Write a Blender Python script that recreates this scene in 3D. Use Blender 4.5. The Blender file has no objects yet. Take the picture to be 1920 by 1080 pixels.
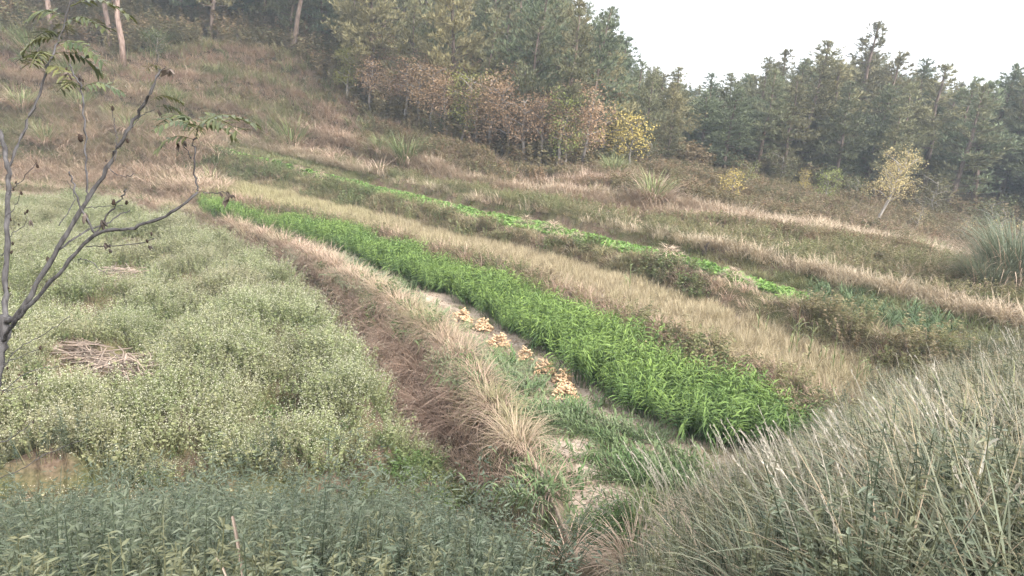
import bpy, math, random
import numpy as np

rng = np.random.default_rng(11)
random.seed(11)
PI = math.pi
sc = bpy.context.scene

# ------------------------------------------------------------------ camera
FPX = 1370.0                      # focal length in pixels of the 1920 wide photograph
PIT, ROLL, CZ = math.radians(12.8), math.radians(5.0), 4.5
fw = np.array([0, math.cos(PIT), -math.sin(PIT)])
r0 = np.array([1.0, 0, 0]); u0 = np.array([0, math.sin(PIT), math.cos(PIT)])
RT = math.cos(ROLL) * r0 + math.sin(ROLL) * u0
UP = -math.sin(ROLL) * r0 + math.cos(ROLL) * u0
CAM = np.array([0, 0, CZ])
cd = bpy.data.cameras.new('camera'); cam = bpy.data.objects.new('camera', cd)
sc.collection.objects.link(cam); sc.camera = cam
cd.sensor_width = 36; cd.lens = FPX / 1920 * 36; cd.clip_start = 0.05; cd.clip_end = 2000
from mathutils import Matrix, Vector
M = Matrix.Identity(4)
for i in range(3):
    M[i][0], M[i][1], M[i][2], M[i][3] = RT[i], UP[i], -fw[i], CAM[i]
cam.matrix_world = M

# ------------------------------------------------------------------ world, sun, exposure
SUN_EL, SUN_AZ = math.radians(40), math.radians(132)      # azimuth from +Y towards +X
w = bpy.data.worlds.new('World'); sc.world = w; w.use_nodes = True
nt = w.node_tree; nt.nodes.clear()
sky = nt.nodes.new('ShaderNodeTexSky'); sky.sky_type = 'NISHITA'; sky.sun_disc = False
sky.sun_elevation = SUN_EL; sky.sun_rotation = SUN_AZ
sky.air_density = 1.0; sky.dust_density = 6.0; sky.ozone_density = 1.0
hsv = nt.nodes.new('ShaderNodeHueSaturation'); hsv.inputs['Saturation'].default_value = 0.5
mixw = nt.nodes.new('ShaderNodeMix'); mixw.data_type = 'RGBA'
mixw.inputs[0].default_value = 0.62
mixw.inputs[7].default_value = (9.3, 9.4, 9.5, 1)        # the even white of an overcast sky
bg = nt.nodes.new('ShaderNodeBackground'); bg.inputs['Strength'].default_value = 0.12
ow = nt.nodes.new('ShaderNodeOutputWorld')
nt.links.new(sky.outputs[0], hsv.inputs['Color']); nt.links.new(hsv.outputs[0], mixw.inputs[6])
nt.links.new(mixw.outputs[2], bg.inputs['Color']); nt.links.new(bg.outputs[0], ow.inputs['Surface'])
sd = bpy.data.lights.new('sun', 'SUN'); sd.energy = 2.4; sd.angle = math.radians(16); sd.color = (1, 0.95, 0.88)
so = bpy.data.objects.new('sun', sd); sc.collection.objects.link(so)
sdir = Vector((math.sin(SUN_AZ) * math.cos(SUN_EL), math.cos(SUN_AZ) * math.cos(SUN_EL), math.sin(SUN_EL)))
so.rotation_euler = sdir.to_track_quat('Z', 'Y').to_euler(); so.location = (0, 0, 60)
sc.view_settings.view_transform = 'Standard'; sc.view_settings.look = 'None'
sc.view_settings.exposure = 1.45; sc.view_settings.gamma = 1.0
sc.cycles.max_bounces = 4; sc.cycles.diffuse_bounces = 2; sc.cycles.transmission_bounces = 2; sc.cycles.glossy_bounces = 1
sc.cycles.use_denoising = True; sc.cycles.use_adaptive_sampling = True; sc.cycles.adaptive_threshold = .03
sc.cycles.volume_bounces = 0; sc.cycles.transparent_max_bounces = 4

# ------------------------------------------------------------------ projection helpers
def ray(px, py): return fw + RT * (px - 960) / FPX + UP * (540 - py) / FPX
def Pz(px, py, z):
    d = ray(px, py); return CAM + d * (z - CZ) / d[2]
def Pd(px, py, dep): return CAM + ray(px, py) * dep
def proj(x, y, z):
    q = np.stack([x, y, z - CZ], -1)
    d = q @ fw
    return 960 + FPX * (q @ RT) / d, 540 - FPX * (q @ UP) / d, d

# ------------------------------------------------------------------ terrain: terrace edges as lines r(azimuth), z(azimuth)
def line(pts):
    a = []
    for q in pts:
        if len(q) == 3: p = Pz(*q)
        elif q[2] == 'd': p = Pd(q[0], q[1], q[3])
        else:                                         # (px, 'h', depth, z): a far line hidden behind others
            d = ray(q[0], 250); p = d * q[2]; p = np.array([p[0], p[1], q[3]])
        a.append((math.atan2(p[0], p[1]), math.hypot(p[0], p[1]), p[2]))
    a.sort(); return np.array(a)
ZF, ZG, ZP, ZV = -1.0, 0.0, 0.5, 1.1
LINES = [
 line([(0,392,ZF),(200,400,ZF),(330,440,ZF),(450,490,ZF),(560,560,ZF),(640,640,ZF),(690,720,ZF),(740,800,ZF),(850,890,ZF),(930,960,ZF),(1000,1060,ZF),(1040,1250,ZF)]),
 line([(0,362,'d',33.5),(200,375,'d',34.5),(300,398,'d',31.3),(400,418,-.15),(520,462,-.03),(640,520,0),(740,585,0),(830,655,0),(900,735,0),(950,800,0),(985,870,0),(1020,950,0),(1060,1040,0),(1100,1200,0)]),
 line([(0,350,'d',34.5),(250,375,'d',34.2),(380,392,-.05),(500,425,.05),(650,455,.05),(800,510,.05),(950,565,.05),(1075,625,.05),(1200,690,.05),(1330,750,.05),(1450,810,.05),(1550,860,.05),(1700,950,.05)]),
 line([(0,335,'d',35.5),(250,355,'d',35),(390,365,.45),(560,400,ZP),(700,437,ZP),(950,510,ZP),(1150,583,ZP),(1300,645,ZP),(1450,715,ZP),(1600,790,ZP),(1720,850,ZP),(1900,950,ZP)]),
 line([(0,300,'d',37),(250,318,'d',36.5),(390,338,'d',35.3),(640,392,ZP),(860,447,ZP),(1100,505,ZP),(1330,578,ZP),(1500,640,ZP),(1690,725,ZP),(1800,780,ZP),(1960,860,ZP)]),
 line([(0,250,'d',38.5),(250,265,'d',37.8),(390,282,'d',37),(560,333,ZV),(750,378,ZV),(950,428,ZV),(1130,465,ZV),(1300,510,ZV),(1500,572,ZV),(1650,625,ZV),(1800,675,ZV),(1900,710,ZV),(2050,770,ZV)]),
 line([(0,235,'d',39),(250,255,'d',38.4),(400,272,'d',38.5),(520,302,'d',35.5),(700,347,1.15),(900,392,1.15),(1100,434,1.15),(1300,484,1.15),(1500,540,1.15),(1650,588,1.15),(1830,645,1.15),(1950,690,1.15)]),
 line([(0,200,'d',40),(250,225,'d',39.4),(400,255,'d',39.8),(600,300,'d',36.2),(800,352,1.5),(1000,395,1.5),(1200,433,1.5),(1320,458,1.5),(1500,500,1.5),(1650,535,1.5),(1800,570,1.5),(1950,615,1.5)]),
 line([(0,140,'d',41.5),(250,180,'d',41),(450,210,'d',41),(650,265,'d',38),(850,320,'d',33.2),(1000,355,'d',30),(1150,365,'d',28.5),(1320,395,'d',28),(1500,432,'d',27),(1700,482,'d',26),(1900,525,'d',25)]),
 line([(0,60,'d',43.5),(230,112,'d',42.5),(400,90,'d',45),(545,112,'d',44),(690,228,'d',40),(900,290,'d',36),(1040,335,'d',33.8),(1200,320,'d',38),(1450,350,'d',40),(1640,395,'d',40),(1900,440,'d',40)]),
 line([(0,'h',60,15),(545,'h',60,13.5),(900,'h',50,7),(1040,'h',48,4.6),(1200,'h',52,3.6),(1450,'h',54,3.6),(1900,'h',54,3.2)]),
 line([(0,'h',88,25),(545,'h',88,22),(900,'h',80,12),(1040,'h',80,8),(1200,'h',85,8.5),(1900,'h',85,8)]),
]
NL = len(LINES)
GE = line([(380,410,-.1),(520,446,0),(640,484,0),(700,507,0),(760,535,0),(880,584,0),(940,620,0),(1000,657,0),(1085,724,0),(1160,776,0),(1290,842,0),(1420,866,0),(1560,882,0)])
# foot and crest of the bank the camera stands on
FT = line([(0,985,ZF),(400,975,ZF),(700,985,ZF),(900,1020,ZF),(1000,1080,-.8),(1080,1150,0),(1160,1075,0),(1250,955,0),(1450,895,0),(1600,815,.3),(1750,745,.7),(1920,690,1.1),(2150,640,1.3)])

def vnoise(x, y, seed=0, octs=3):
    out = 0; amp = 1; tot = 0
    for o in range(octs):
        xi = np.floor(x).astype(np.int64); yi = np.floor(y).astype(np.int64)
        fx = x - xi; fy = y - yi; fx = fx * fx * (3 - 2 * fx); fy = fy * fy * (3 - 2 * fy)
        def h(a, b):
            n = (a * 374761393 + b * 668265263 + (seed + o) * 974634777) & 0x7fffffff
            n = ((n ^ (n >> 13)) * 1274126177) & 0x7fffffff
            return ((n ^ (n >> 16)) & 0xffff) / 65535.0
        v = (h(xi, yi) * (1 - fx) + h(xi + 1, yi) * fx) * (1 - fy) + (h(xi, yi + 1) * (1 - fx) + h(xi + 1, yi + 1) * fx) * fy
        out = out + amp * v; tot += amp; amp *= .5; x = x * 2.03 + 17.1; y = y * 2.03 + 5.3
    return out / tot

def Lr(k, th): return np.interp(th, LINES[k][:, 0], LINES[k][:, 1])
def Lz(k, th): return np.interp(th, LINES[k][:, 0], LINES[k][:, 2])
def radii(th):
    R = [Lr(0, th)]; Z = [Lz(0, th)]
    for k in range(1, NL):
        R.append(np.maximum(Lr(k, th), R[-1] + .12)); Z.append(Lz(k, th))
    return np.array(R), np.array(Z)
TH = np.linspace(-1.15, 1.0, 2400)
RK, ZK = radii(TH)
GEr = np.interp(TH, GE[:, 0], GE[:, 1])
def rad(k, th): return np.interp(th, TH, RK[k])
def worley(x, y, s, seed):
    x = x * s; y = y * s; xi = np.floor(x).astype(np.int64); yi = np.floor(y).astype(np.int64); best = np.full(x.shape, 9.0)
    for dx in (-1, 0, 1):
        for dy in (-1, 0, 1):
            a = xi + dx; b = yi + dy; n = (a * 374761393 + b * 668265263 + seed * 974634777) & 0x7fffffff
            n = ((n ^ (n >> 13)) * 1274126177) & 0x7fffffff
            best = np.minimum(best, (x - a - .15 - .7 * (n & 0xfff) / 4095.0) ** 2 + (y - b - .15 - .7 * ((n >> 12) & 0xfff) / 4095.0) ** 2)
    return np.sqrt(best)
def fmound(x, y):
    wx = x + (vnoise(x * .9, y * .9, 35) - .5) * 1.1; wy = y + (vnoise(x * .9, y * .9, 36) - .5) * 1.1
    return .27 + .45 * np.clip(1 - (worley(wx, wy, .58, 7) / .78) ** 2.2, 0, 1) * (.5 + vnoise(x * .35, y * .35, 38)) + .12 * (vnoise(x * 1.5, y * 1.5, 33) - .5)
def height(x, y):
    th = np.arctan2(x, y); r = np.hypot(x, y)
    thc = np.clip(th, TH[0], TH[-1])
    z = np.full(r.shape, ZF)
    for k in range(NL):
        a = np.interp(thc, TH, RK[k]); za = np.interp(thc, TH, ZK[k])
        if k < NL - 1:
            b = np.interp(thc, TH, RK[k + 1]); zb = np.interp(thc, TH, ZK[k + 1])
            t = np.clip((r - a) / np.maximum(b - a, 1e-3), 0, 1)
            if k in (0, 2, 4, 6): t = t * t * (3 - 2 * t)
            if k == 7: q = np.clip((t - .7) / .27, 0, 1); t = .12 * t + .88 * q * q * (3 - 2 * q)
            if k == 8:
                q = np.clip((t - .33) / .14, 0, 1); q2 = np.clip((t - .74) / .14, 0, 1)
                t = .3 * t + .35 * q * q * (3 - 2 * q) + .35 * q2 * q2 * (3 - 2 * q2)
            z = np.where(r >= a, za + (zb - za) * t, z)
        else:
            z = np.where(r >= a, za, z)
    # roughness of the ground, none on the levelled beds
    z = z + (vnoise(x * .8, y * .8, 3) - .5) * .16 + (vnoise(x * 3.1, y * 3.1, 5) - .5) * .06
    z = z + .2 * np.exp(-((r - np.interp(thc, TH, RK[1])) / .4) ** 2) * (np.abs(th) < 1)
    fld = np.clip((np.interp(thc, TH, RK[0]) - r - .3) / 2.5, 0, 1)
    z = z + fld * 1.1 * np.clip(fmound(x, y) - .36, 0, 1) * 2
    hill = np.clip((r - np.interp(thc, TH, RK[7])) / 4, 0, 1)
    z = z + hill * (vnoise(x * .28, y * .28, 9) - .5) * .9
    # the camera bank
    ft = np.interp(thc, FT[:, 0], FT[:, 1]); fz = np.interp(thc, FT[:, 0], FT[:, 2])
    c0 = np.where(th > .1, 2.1, 1.7)
    t = np.clip((r - c0) / np.maximum(ft - c0, .1), 0, 1)
    zb = 2.85 + (fz - .15 - 2.85) * (t ** .92) + (vnoise(x * 1.1, y * 1.1, 21) - .5) * .3 * (1 - t)
    return np.where(r < ft, np.maximum(zb, np.minimum(z, zb)), z)

# ------------------------------------------------------------------ mesh building
class MB:
    def __init__(s): s.v = []; s.f = []; s.c = []; s.n = 0
    def add(s, vs, fs, cv):
        vs = np.asarray(vs, float); b = s.n
        s.v.append(vs); s.f += [tuple(i + b for i in f) for f in fs]
        s.c.append(np.broadcast_to(np.asarray(cv, float), (len(vs),)).copy()); s.n += len(vs)
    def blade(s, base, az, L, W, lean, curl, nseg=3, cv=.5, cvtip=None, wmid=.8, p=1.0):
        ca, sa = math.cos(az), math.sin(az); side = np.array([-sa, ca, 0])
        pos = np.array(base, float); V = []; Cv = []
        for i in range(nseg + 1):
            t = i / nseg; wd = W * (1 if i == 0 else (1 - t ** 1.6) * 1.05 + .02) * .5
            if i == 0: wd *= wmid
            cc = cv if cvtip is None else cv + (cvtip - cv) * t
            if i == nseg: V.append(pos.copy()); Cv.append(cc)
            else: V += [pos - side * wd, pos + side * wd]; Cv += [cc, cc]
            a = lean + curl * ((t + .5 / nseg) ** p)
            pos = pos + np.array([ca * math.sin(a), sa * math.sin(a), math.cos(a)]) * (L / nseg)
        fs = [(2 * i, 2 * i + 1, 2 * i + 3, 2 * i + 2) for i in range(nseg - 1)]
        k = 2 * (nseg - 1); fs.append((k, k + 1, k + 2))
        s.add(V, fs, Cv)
    def leaf(s, p, d, L, W, cv=.5, nrm=None, fold=.25, droop=0.0):
        p = np.asarray(p, float); d = np.asarray(d, float); d = d / (np.linalg.norm(d) + 1e-9)
        if nrm is None: nrm = np.array([random.gauss(0, .6), random.gauss(0, .6), 1.0])
        sd_ = np.cross(d, nrm); sd_ /= (np.linalg.norm(sd_) + 1e-9); up = np.cross(sd_, d)
        m1 = p + d * L * .35 - up * W * fold; tip = p + d * L - np.array([0, 0, droop * L])
        m2 = p + d * L * .7 - up * W * fold * .6 - np.array([0, 0, droop * L * .4])
        s.add([p, m1 - sd_ * W * .5 + up * W * fold, m1, m1 + sd_ * W * .5 + up * W * fold,
               m2 - sd_ * W * .33 + up * W * fold, m2, m2 + sd_ * W * .33 + up * W * fold, tip],
              [(0, 2, 1), (0, 3, 2), (1, 2, 5, 4), (2, 3, 6, 5), (4, 5, 7), (5, 6, 7)], cv)
    def dia(s, p, d, L, W, cv=.5, nrm=None):
        p = np.asarray(p, float); d = np.asarray(d, float); d = d / (np.linalg.norm(d) + 1e-9)
        if nrm is None: nrm = np.array([random.gauss(0, 1), random.gauss(0, 1), random.gauss(0, 1)])
        q = np.cross(d, nrm); q /= (np.linalg.norm(q) + 1e-9)
        s.add([p, p + d * L * .45 - q * W * .5, p + d * L, p + d * L * .45 + q * W * .5], [(0, 1, 2, 3)], cv)
    def tube(s, pts, rads, ns=6, cv=.5, cap=True):
        pts = [np.asarray(p, float) for p in pts]; V = []; fs = []
        for i, p in enumerate(pts):
            d = pts[min(i + 1, len(pts) - 1)] - pts[max(i - 1, 0)]; d = d / (np.linalg.norm(d) + 1e-9)
            a = np.cross(d, [0, 0, 1.0] if abs(d[2]) < .9 else [1.0, 0, 0]); a /= np.linalg.norm(a); b = np.cross(d, a)
            for j in range(ns):
                t = 2 * PI * j / ns; V.append(p + (a * math.cos(t) + b * math.sin(t)) * rads[i])
        for i in range(len(pts) - 1):
            for j in range(ns):
                k = (j + 1) % ns; fs.append((i * ns + j, i * ns + k, (i + 1) * ns + k, (i + 1) * ns + j))
        if cap: fs.append(tuple((len(pts) - 1) * ns + j for j in range(ns))); fs.append(tuple(range(ns - 1, -1, -1)))
        s.add(V, fs, cv)
    def mesh(s, name, m, smooth=False):
        me = bpy.data.meshes.new(name)
        me.from_pydata(np.concatenate(s.v).tolist() if s.v else [], [], s.f)
        at = me.attributes.new('cv', 'FLOAT', 'POINT'); at.data.foreach_set('value', np.concatenate(s.c).astype(np.float32))
        me.materials.append(m)
        if smooth: me.polygons.foreach_set('use_smooth', [True] * len(me.polygons))
        return me

def catmull(P, n=5):
    P = [np.asarray(p, float) for p in P]; out = []
    for i in range(len(P) - 1):
        a = P[max(i - 1, 0)]; b = P[i]; c = P[i + 1]; d = P[min(i + 2, len(P) - 1)]
        for j in range(n):
            t = j / n
            out.append(.5 * ((2 * b) + (-a + c) * t + (2 * a - 5 * b + 4 * c - d) * t * t + (-a + 3 * b - 3 * c + d) * t ** 3))
    out.append(P[-1]); return out

# ------------------------------------------------------------------ materials
def lk(n, a, b): n.links.new(a, b)
def veg(name, c0, c1, c2, rough=.6, transl=.25, rand=.12, spec=.25, hue=0.0):
    """cv (per blade) runs c0 -> c1; tint (per plant) runs towards c2; a little variation per plant."""
    m = bpy.data.materials.new(name); m.use_nodes = True; n = m.node_tree; n.nodes.clear()
    a = n.nodes.new('ShaderNodeAttribute'); a.attribute_name = 'cv'
    t = n.nodes.new('ShaderNodeAttribute'); t.attribute_name = 'tint'; t.attribute_type = 'INSTANCER'
    oi = n.nodes.new('ShaderNodeObjectInfo')
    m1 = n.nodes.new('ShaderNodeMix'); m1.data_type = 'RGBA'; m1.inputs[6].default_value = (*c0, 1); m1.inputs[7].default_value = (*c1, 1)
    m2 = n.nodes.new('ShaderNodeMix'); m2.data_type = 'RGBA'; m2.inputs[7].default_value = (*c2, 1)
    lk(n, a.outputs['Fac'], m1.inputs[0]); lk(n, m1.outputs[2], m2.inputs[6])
    ad = n.nodes.new('ShaderNodeMath'); ad.operation = 'MULTIPLY_ADD'; ad.inputs[1].default_value = hue; ad.use_clamp = True
    lk(n, oi.outputs['Random'], ad.inputs[0]); lk(n, t.outputs['Fac'], ad.inputs[2]); lk(n, ad.outputs[0], m2.inputs[0])
    mr = n.nodes.new('ShaderNodeMapRange'); mr.inputs[3].default_value = 1 - rand; mr.inputs[4].default_value = 1 + rand
    wn = n.nodes.new('ShaderNodeTexWhiteNoise'); wn.noise_dimensions = '1D'
    lk(n, oi.outputs['Random'], wn.inputs['W']); lk(n, wn.outputs['Value'], mr.inputs[0])
    hs = n.nodes.new('ShaderNodeHueSaturation'); lk(n, m2.outputs[2], hs.inputs['Color']); lk(n, mr.outputs[0], hs.inputs['Value'])
    b = n.nodes.new('ShaderNodeBsdfPrincipled'); b.inputs['Roughness'].default_value = rough; b.inputs['Specular IOR Level'].default_value = spec
    lk(n, hs.outputs[0], b.inputs['Base Color']); o = n.nodes.new('ShaderNodeOutputMaterial')
    if transl > 0:
        tr = n.nodes.new('ShaderNodeBsdfTranslucent'); mx = n.nodes.new('ShaderNodeMixShader'); mx.inputs[0].default_value = transl
        lk(n, hs.outputs[0], tr.inputs['Color']); lk(n, b.outputs[0], mx.inputs[1]); lk(n, tr.outputs[0], mx.inputs[2]); lk(n, mx.outputs[0], o.inputs['Surface'])
    else: lk(n, b.outputs[0], o.inputs['Surface'])
    return m
def bark(name, c0, c1, scale=14, bump=.4, stretch=.25):
    m = bpy.data.materials.new(name); m.use_nodes = True; n = m.node_tree
    b = n.nodes['Principled BSDF']; b.inputs['Roughness'].default_value = .85; b.inputs['Specular IOR Level'].default_value = .2
    tc = n.nodes.new('ShaderNodeTexCoord'); mp = n.nodes.new('ShaderNodeMapping'); mp.inputs['Scale'].default_value = (1, 1, stretch)
    nz = n.nodes.new('ShaderNodeTexNoise'); nz.inputs['Scale'].default_value = scale; nz.inputs['Detail'].default_value = 6
    lk(n, tc.outputs['Object'], mp.inputs[0]); lk(n, mp.outputs[0], nz.inputs['Vector'])
    cr = n.nodes.new('ShaderNodeValToRGB'); cr.color_ramp.elements[0].color = (*c0, 1); cr.color_ramp.elements[1].color = (*c1, 1)
    cr.color_ramp.elements[0].position = .35; cr.color_ramp.elements[1].position = .68
    lk(n, nz.outputs['Fac'], cr.inputs[0]); lk(n, cr.outputs[0], b.inputs['Base Color'])
    bp = n.nodes.new('ShaderNodeBump'); bp.inputs['Strength'].default_value = bump; bp.inputs['Distance'].default_value = .02
    lk(n, nz.outputs['Fac'], bp.inputs['Height']); lk(n, bp.outputs[0], b.inputs['Normal'])
    return m

MT = dict(
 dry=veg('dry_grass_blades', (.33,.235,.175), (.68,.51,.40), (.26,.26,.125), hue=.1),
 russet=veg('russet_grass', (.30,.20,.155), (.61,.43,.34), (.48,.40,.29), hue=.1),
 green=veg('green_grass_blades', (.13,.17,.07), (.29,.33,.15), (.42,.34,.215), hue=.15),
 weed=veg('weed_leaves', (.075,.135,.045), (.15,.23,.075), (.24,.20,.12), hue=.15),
 buck=veg('buckwheat_leaves', (.13,.17,.065), (.285,.32,.145), (.30,.25,.165), hue=.15),
 flower=veg('buckwheat_flowers', (.44,.45,.315), (.59,.585,.45), (.43,.375,.285), transl=.15, hue=.2),
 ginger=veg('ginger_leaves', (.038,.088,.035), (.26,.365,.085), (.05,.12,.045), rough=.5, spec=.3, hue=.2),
 cut=veg('cut_ginger_leaves', (.05,.11,.04), (.16,.24,.085), (.37,.36,.26), rough=.5, hue=.3),
 rice=veg('rice_straw', (.33,.265,.17), (.54,.455,.315), (.33,.32,.15), hue=.12),
 veggie=veg('vegetable_leaves', (.15,.27,.06), (.28,.42,.11), (.14,.24,.07), rough=.45, hue=.3),
 maize=veg('young_maize_leaves', (.07,.115,.055), (.15,.205,.10), (.18,.21,.10), hue=.25),
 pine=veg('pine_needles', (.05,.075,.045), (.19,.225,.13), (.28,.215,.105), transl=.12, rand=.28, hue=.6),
 leafbrown=veg('russet_leaves', (.285,.18,.12), (.49,.325,.215), (.26,.215,.11), rand=.25, hue=.45),
 leafyellow=veg('yellow_leaves', (.36,.285,.085), (.55,.44,.15), (.38,.34,.15), hue=.4),
 leafpale=veg('pale_yellow_leaves', (.42,.34,.17), (.66,.55,.29), (.55,.42,.14), hue=.3),
 leafgreen=veg('yellow_green_leaves', (.13,.17,.06), (.28,.32,.10), (.40,.34,.10), hue=.4),
 shrub=veg('undergrowth_leaves', (.06,.085,.035), (.16,.19,.08), (.28,.19,.12), rand=.2, hue=.5),
 scrub=veg('dry_scrub', (.22,.15,.108), (.44,.31,.225), (.21,.22,.10), rand=.2, hue=.5),
 fgleaf=veg('grey_green_leaves', (.048,.074,.047), (.14,.17,.12), (.38,.31,.13), rough=.45, spec=.4, hue=.08),
 fggrass=veg('bank_grass_blades', (.07,.10,.06), (.215,.25,.165), (.34,.295,.22), hue=.2),
 clod=veg('soil_clods', (.20,.15,.11), (.42,.33,.26), (.30,.23,.17), transl=0, rand=.3),
 plume=veg('grass_plumes', (.50,.45,.38), (.76,.71,.62), (.52,.49,.41), hue=.2),
 straw=veg('straw', (.30,.22,.16), (.58,.46,.34), (.25,.2,.15), transl=.05),
 stalk=veg('maize_stalks', (.07,.055,.048), (.36,.28,.225), (.3,.22,.17), transl=0, rand=.4),
 ginroot=veg('ginger_rhizome', (.42,.27,.16), (.66,.47,.30), (.50,.34,.21), transl=0, rand=.15, rough=.7),
 darkleaf=veg('toon_leaves', (.04,.06,.03), (.12,.14,.055), (.20,.17,.05), rough=.4, spec=.5, hue=.35),
 dead=veg('withered_leaves', (.06,.05,.045), (.16,.13,.11), (.1,.09,.08), transl=.1),
 pod=veg('seed_pods', (.022,.015,.012), (.07,.045,.035), (.03,.02,.015), transl=0, rough=.8),
 pbark=bark('pine_bark', (.09,.066,.054), (.21,.16,.132)),
 pinkbark=bark('pale_pine_bark', (.20,.14,.115), (.42,.31,.265)),
 tbark=bark('grey_bark', (.14,.12,.11), (.34,.31,.285), 20),
 fbark=bark('sapling_bark', (.045,.042,.043), (.12,.114,.116), 45, .25),
 palebark=bark('pale_bark', (.24,.215,.19), (.44,.405,.365), 20),
 gapdark=bark('dark_gap_tone', (.04,.03,.026), (.10,.078,.065), 12),  # dark tone of the form put in for a gap between banks
)
def ground_mat():
    m = bpy.data.materials.new('earth'); m.use_nodes = True; n = m.node_tree; b = n.nodes['Principled BSDF']
    b.inputs['Roughness'].default_value = .95; b.inputs['Specular IOR Level'].default_value = .1
    tc = n.nodes.new('ShaderNodeTexCoord')
    def noise(s, d=8): 
        q = n.nodes.new('ShaderNodeTexNoise'); q.inputs['Scale'].default_value = s; q.inputs['Detail'].default_value = d
        lk(n, tc.outputs['Object'], q.inputs['Vector']); return q.outputs['Fac']
    def mix(f, a, c):
        q = n.nodes.new('ShaderNodeMix'); q.data_type = 'RGBA'
        for s, v in ((0, f), (6, a), (7, c)):
            if isinstance(v, tuple): q.inputs[s].default_value = (*v, 1)
            else: lk(n, v, q.inputs[s])
        return q.outputs[2]
    def ramp(f, p0, p1):
        q = n.nodes.new('ShaderNodeMapRange'); q.inputs[1].default_value = p0; q.inputs[2].default_value = p1; lk(n, f, q.inputs[0]); return q.outputs[0]
    at = n.nodes.new('ShaderNodeAttribute'); at.attribute_name = 'soil'
    fine = ramp(noise(24), .35, .7); big = ramp(noise(1.3), .4, .65)
    litter = mix(fine, (.10,.07,.05), (.21,.155,.112))
    soil = mix(fine, (.30,.235,.185), (.52,.43,.35))
    mossy = mix(fine, (.07,.085,.035), (.16,.15,.07))
    base = mix(big, litter, mossy); col = mix(at.outputs['Fac'], base, soil)
    lk(n, col, b.inputs['Base Color'])
    bp = n.nodes.new('ShaderNodeBump'); bp.inputs['Strength'].default_value = .7; bp.inputs['Distance'].default_value = .05
    lk(n, noise(9, 10), bp.inputs['Height']); lk(n, bp.outputs[0], b.inputs['Normal'])
    return m

# ------------------------------------------------------------------ linking, naming
COL = sc.collection
def tag(o, label=None, cat=None, group=None, kind=None):
    if label: o['label'] = label
    if cat: o['category'] = cat
    if group: o['group'] = group
    if kind: o['kind'] = kind
    return o
def obj(name, me, parent=None, loc=None, rot=None, scl=None):
    o = bpy.data.objects.new(name, me); COL.objects.link(o)
    if parent: o.parent = parent
    if loc is not None: o.location = loc
    if rot is not None: o.rotation_euler = rot
    if scl is not None: o.scale = scl if hasattr(scl, '__len__') else (scl,) * 3
    return o
def thing(name, loc, label, cat, group=None, rot=(0, 0, 0), scl=1):
    e = obj(name, None, None, loc, rot, scl); e.empty_display_size = .2
    return tag(e, label, cat, group, 'thing')
def hz(x, y): return float(height(np.array([float(x)]), np.array([float(y)]))[0])
def ground_at(px, py):
    """where the line of sight through a pixel meets the ground"""
    d = ray(px, py); t = np.geomspace(1.5, 140, 4000); q = CAM[:, None] + d[:, None] * t
    h = height(q[0], q[1]); i = int(np.argmax(q[2] <= h)); return np.array([q[0][i], q[1][i], h[i]])
def place(px, py, dep=None):
    """base of a thing that stands at this pixel column, at ground level"""
    if dep is None: return ground_at(px, py)
    p = Pd(px, py, dep); return np.array([p[0], p[1], hz(p[0], p[1])])

def scatter(name, protos, P, rz, scl, tint, idx, label, cat, tilt=None):
    """a mass of small plants: one object, prototypes set on its points by geometry nodes"""
    me = bpy.data.meshes.new(name); N = len(P)
    me.vertices.add(N); me.vertices.foreach_set('co', np.asarray(P, np.float32).ravel())
    R = np.zeros((N, 3), np.float32); R[:, 2] = rz
    if tilt is not None: R[:, :2] = tilt
    a = me.attributes.new('rot', 'FLOAT_VECTOR', 'POINT'); a.data.foreach_set('vector', R.ravel())
    for nm, ar in (('scl', scl), ('tint', tint)):
        a = me.attributes.new(nm, 'FLOAT', 'POINT'); a.data.foreach_set('value', np.broadcast_to(np.asarray(ar, np.float32), (N,)).copy())
    a = me.attributes.new('idx', 'INT', 'POINT'); a.data.foreach_set('value', np.asarray(idx, np.int32))
    o = obj(name, me); g = bpy.data.node_groups.new(name, 'GeometryNodeTree')
    g.interface.new_socket('Geometry', in_out='INPUT', socket_type='NodeSocketGeometry')
    g.interface.new_socket('Geometry', in_out='OUTPUT', socket_type='NodeSocketGeometry')
    gi = g.nodes.new('NodeGroupInput'); go = g.nodes.new('NodeGroupOutput')
    jn = g.nodes.new('GeometryNodeJoinGeometry')
    for i, pm in enumerate(protos):
        po = bpy.data.objects.get('plant_%s' % pm.name) or bpy.data.objects.new('plant_%s' % pm.name, pm)
        ob = g.nodes.new('GeometryNodeObjectInfo'); ob.inputs[0].default_value = po
        g2 = g.nodes.new('GeometryNodeGeometryToInstance'); lk(g, ob.outputs['Geometry'], g2.inputs[0]); lk(g, g2.outputs[0], jn.inputs[0])
    ip = g.nodes.new('GeometryNodeInstanceOnPoints'); ip.inputs['Pick Instance'].default_value = True
    def na(nm, t):
        q = g.nodes.new('GeometryNodeInputNamedAttribute'); q.data_type = t; q.inputs[0].default_value = nm; return q.outputs[0]
    er = g.nodes.new('FunctionNodeEulerToRotation')
    lk(g, na('rot', 'FLOAT_VECTOR'), er.inputs[0]); lk(g, er.outputs[0], ip.inputs['Rotation'])
    lk(g, na('scl', 'FLOAT'), ip.inputs['Scale']); lk(g, na('idx', 'INT'), ip.inputs['Instance Index'])
    lk(g, gi.outputs[0], ip.inputs['Points']); lk(g, jn.outputs[0], ip.inputs['Instance']); lk(g, ip.outputs[0], go.inputs[0])
    md = o.modifiers.new('plants', 'NODES'); md.node_group = g
    return tag(o, label, cat, kind='stuff')

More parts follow.
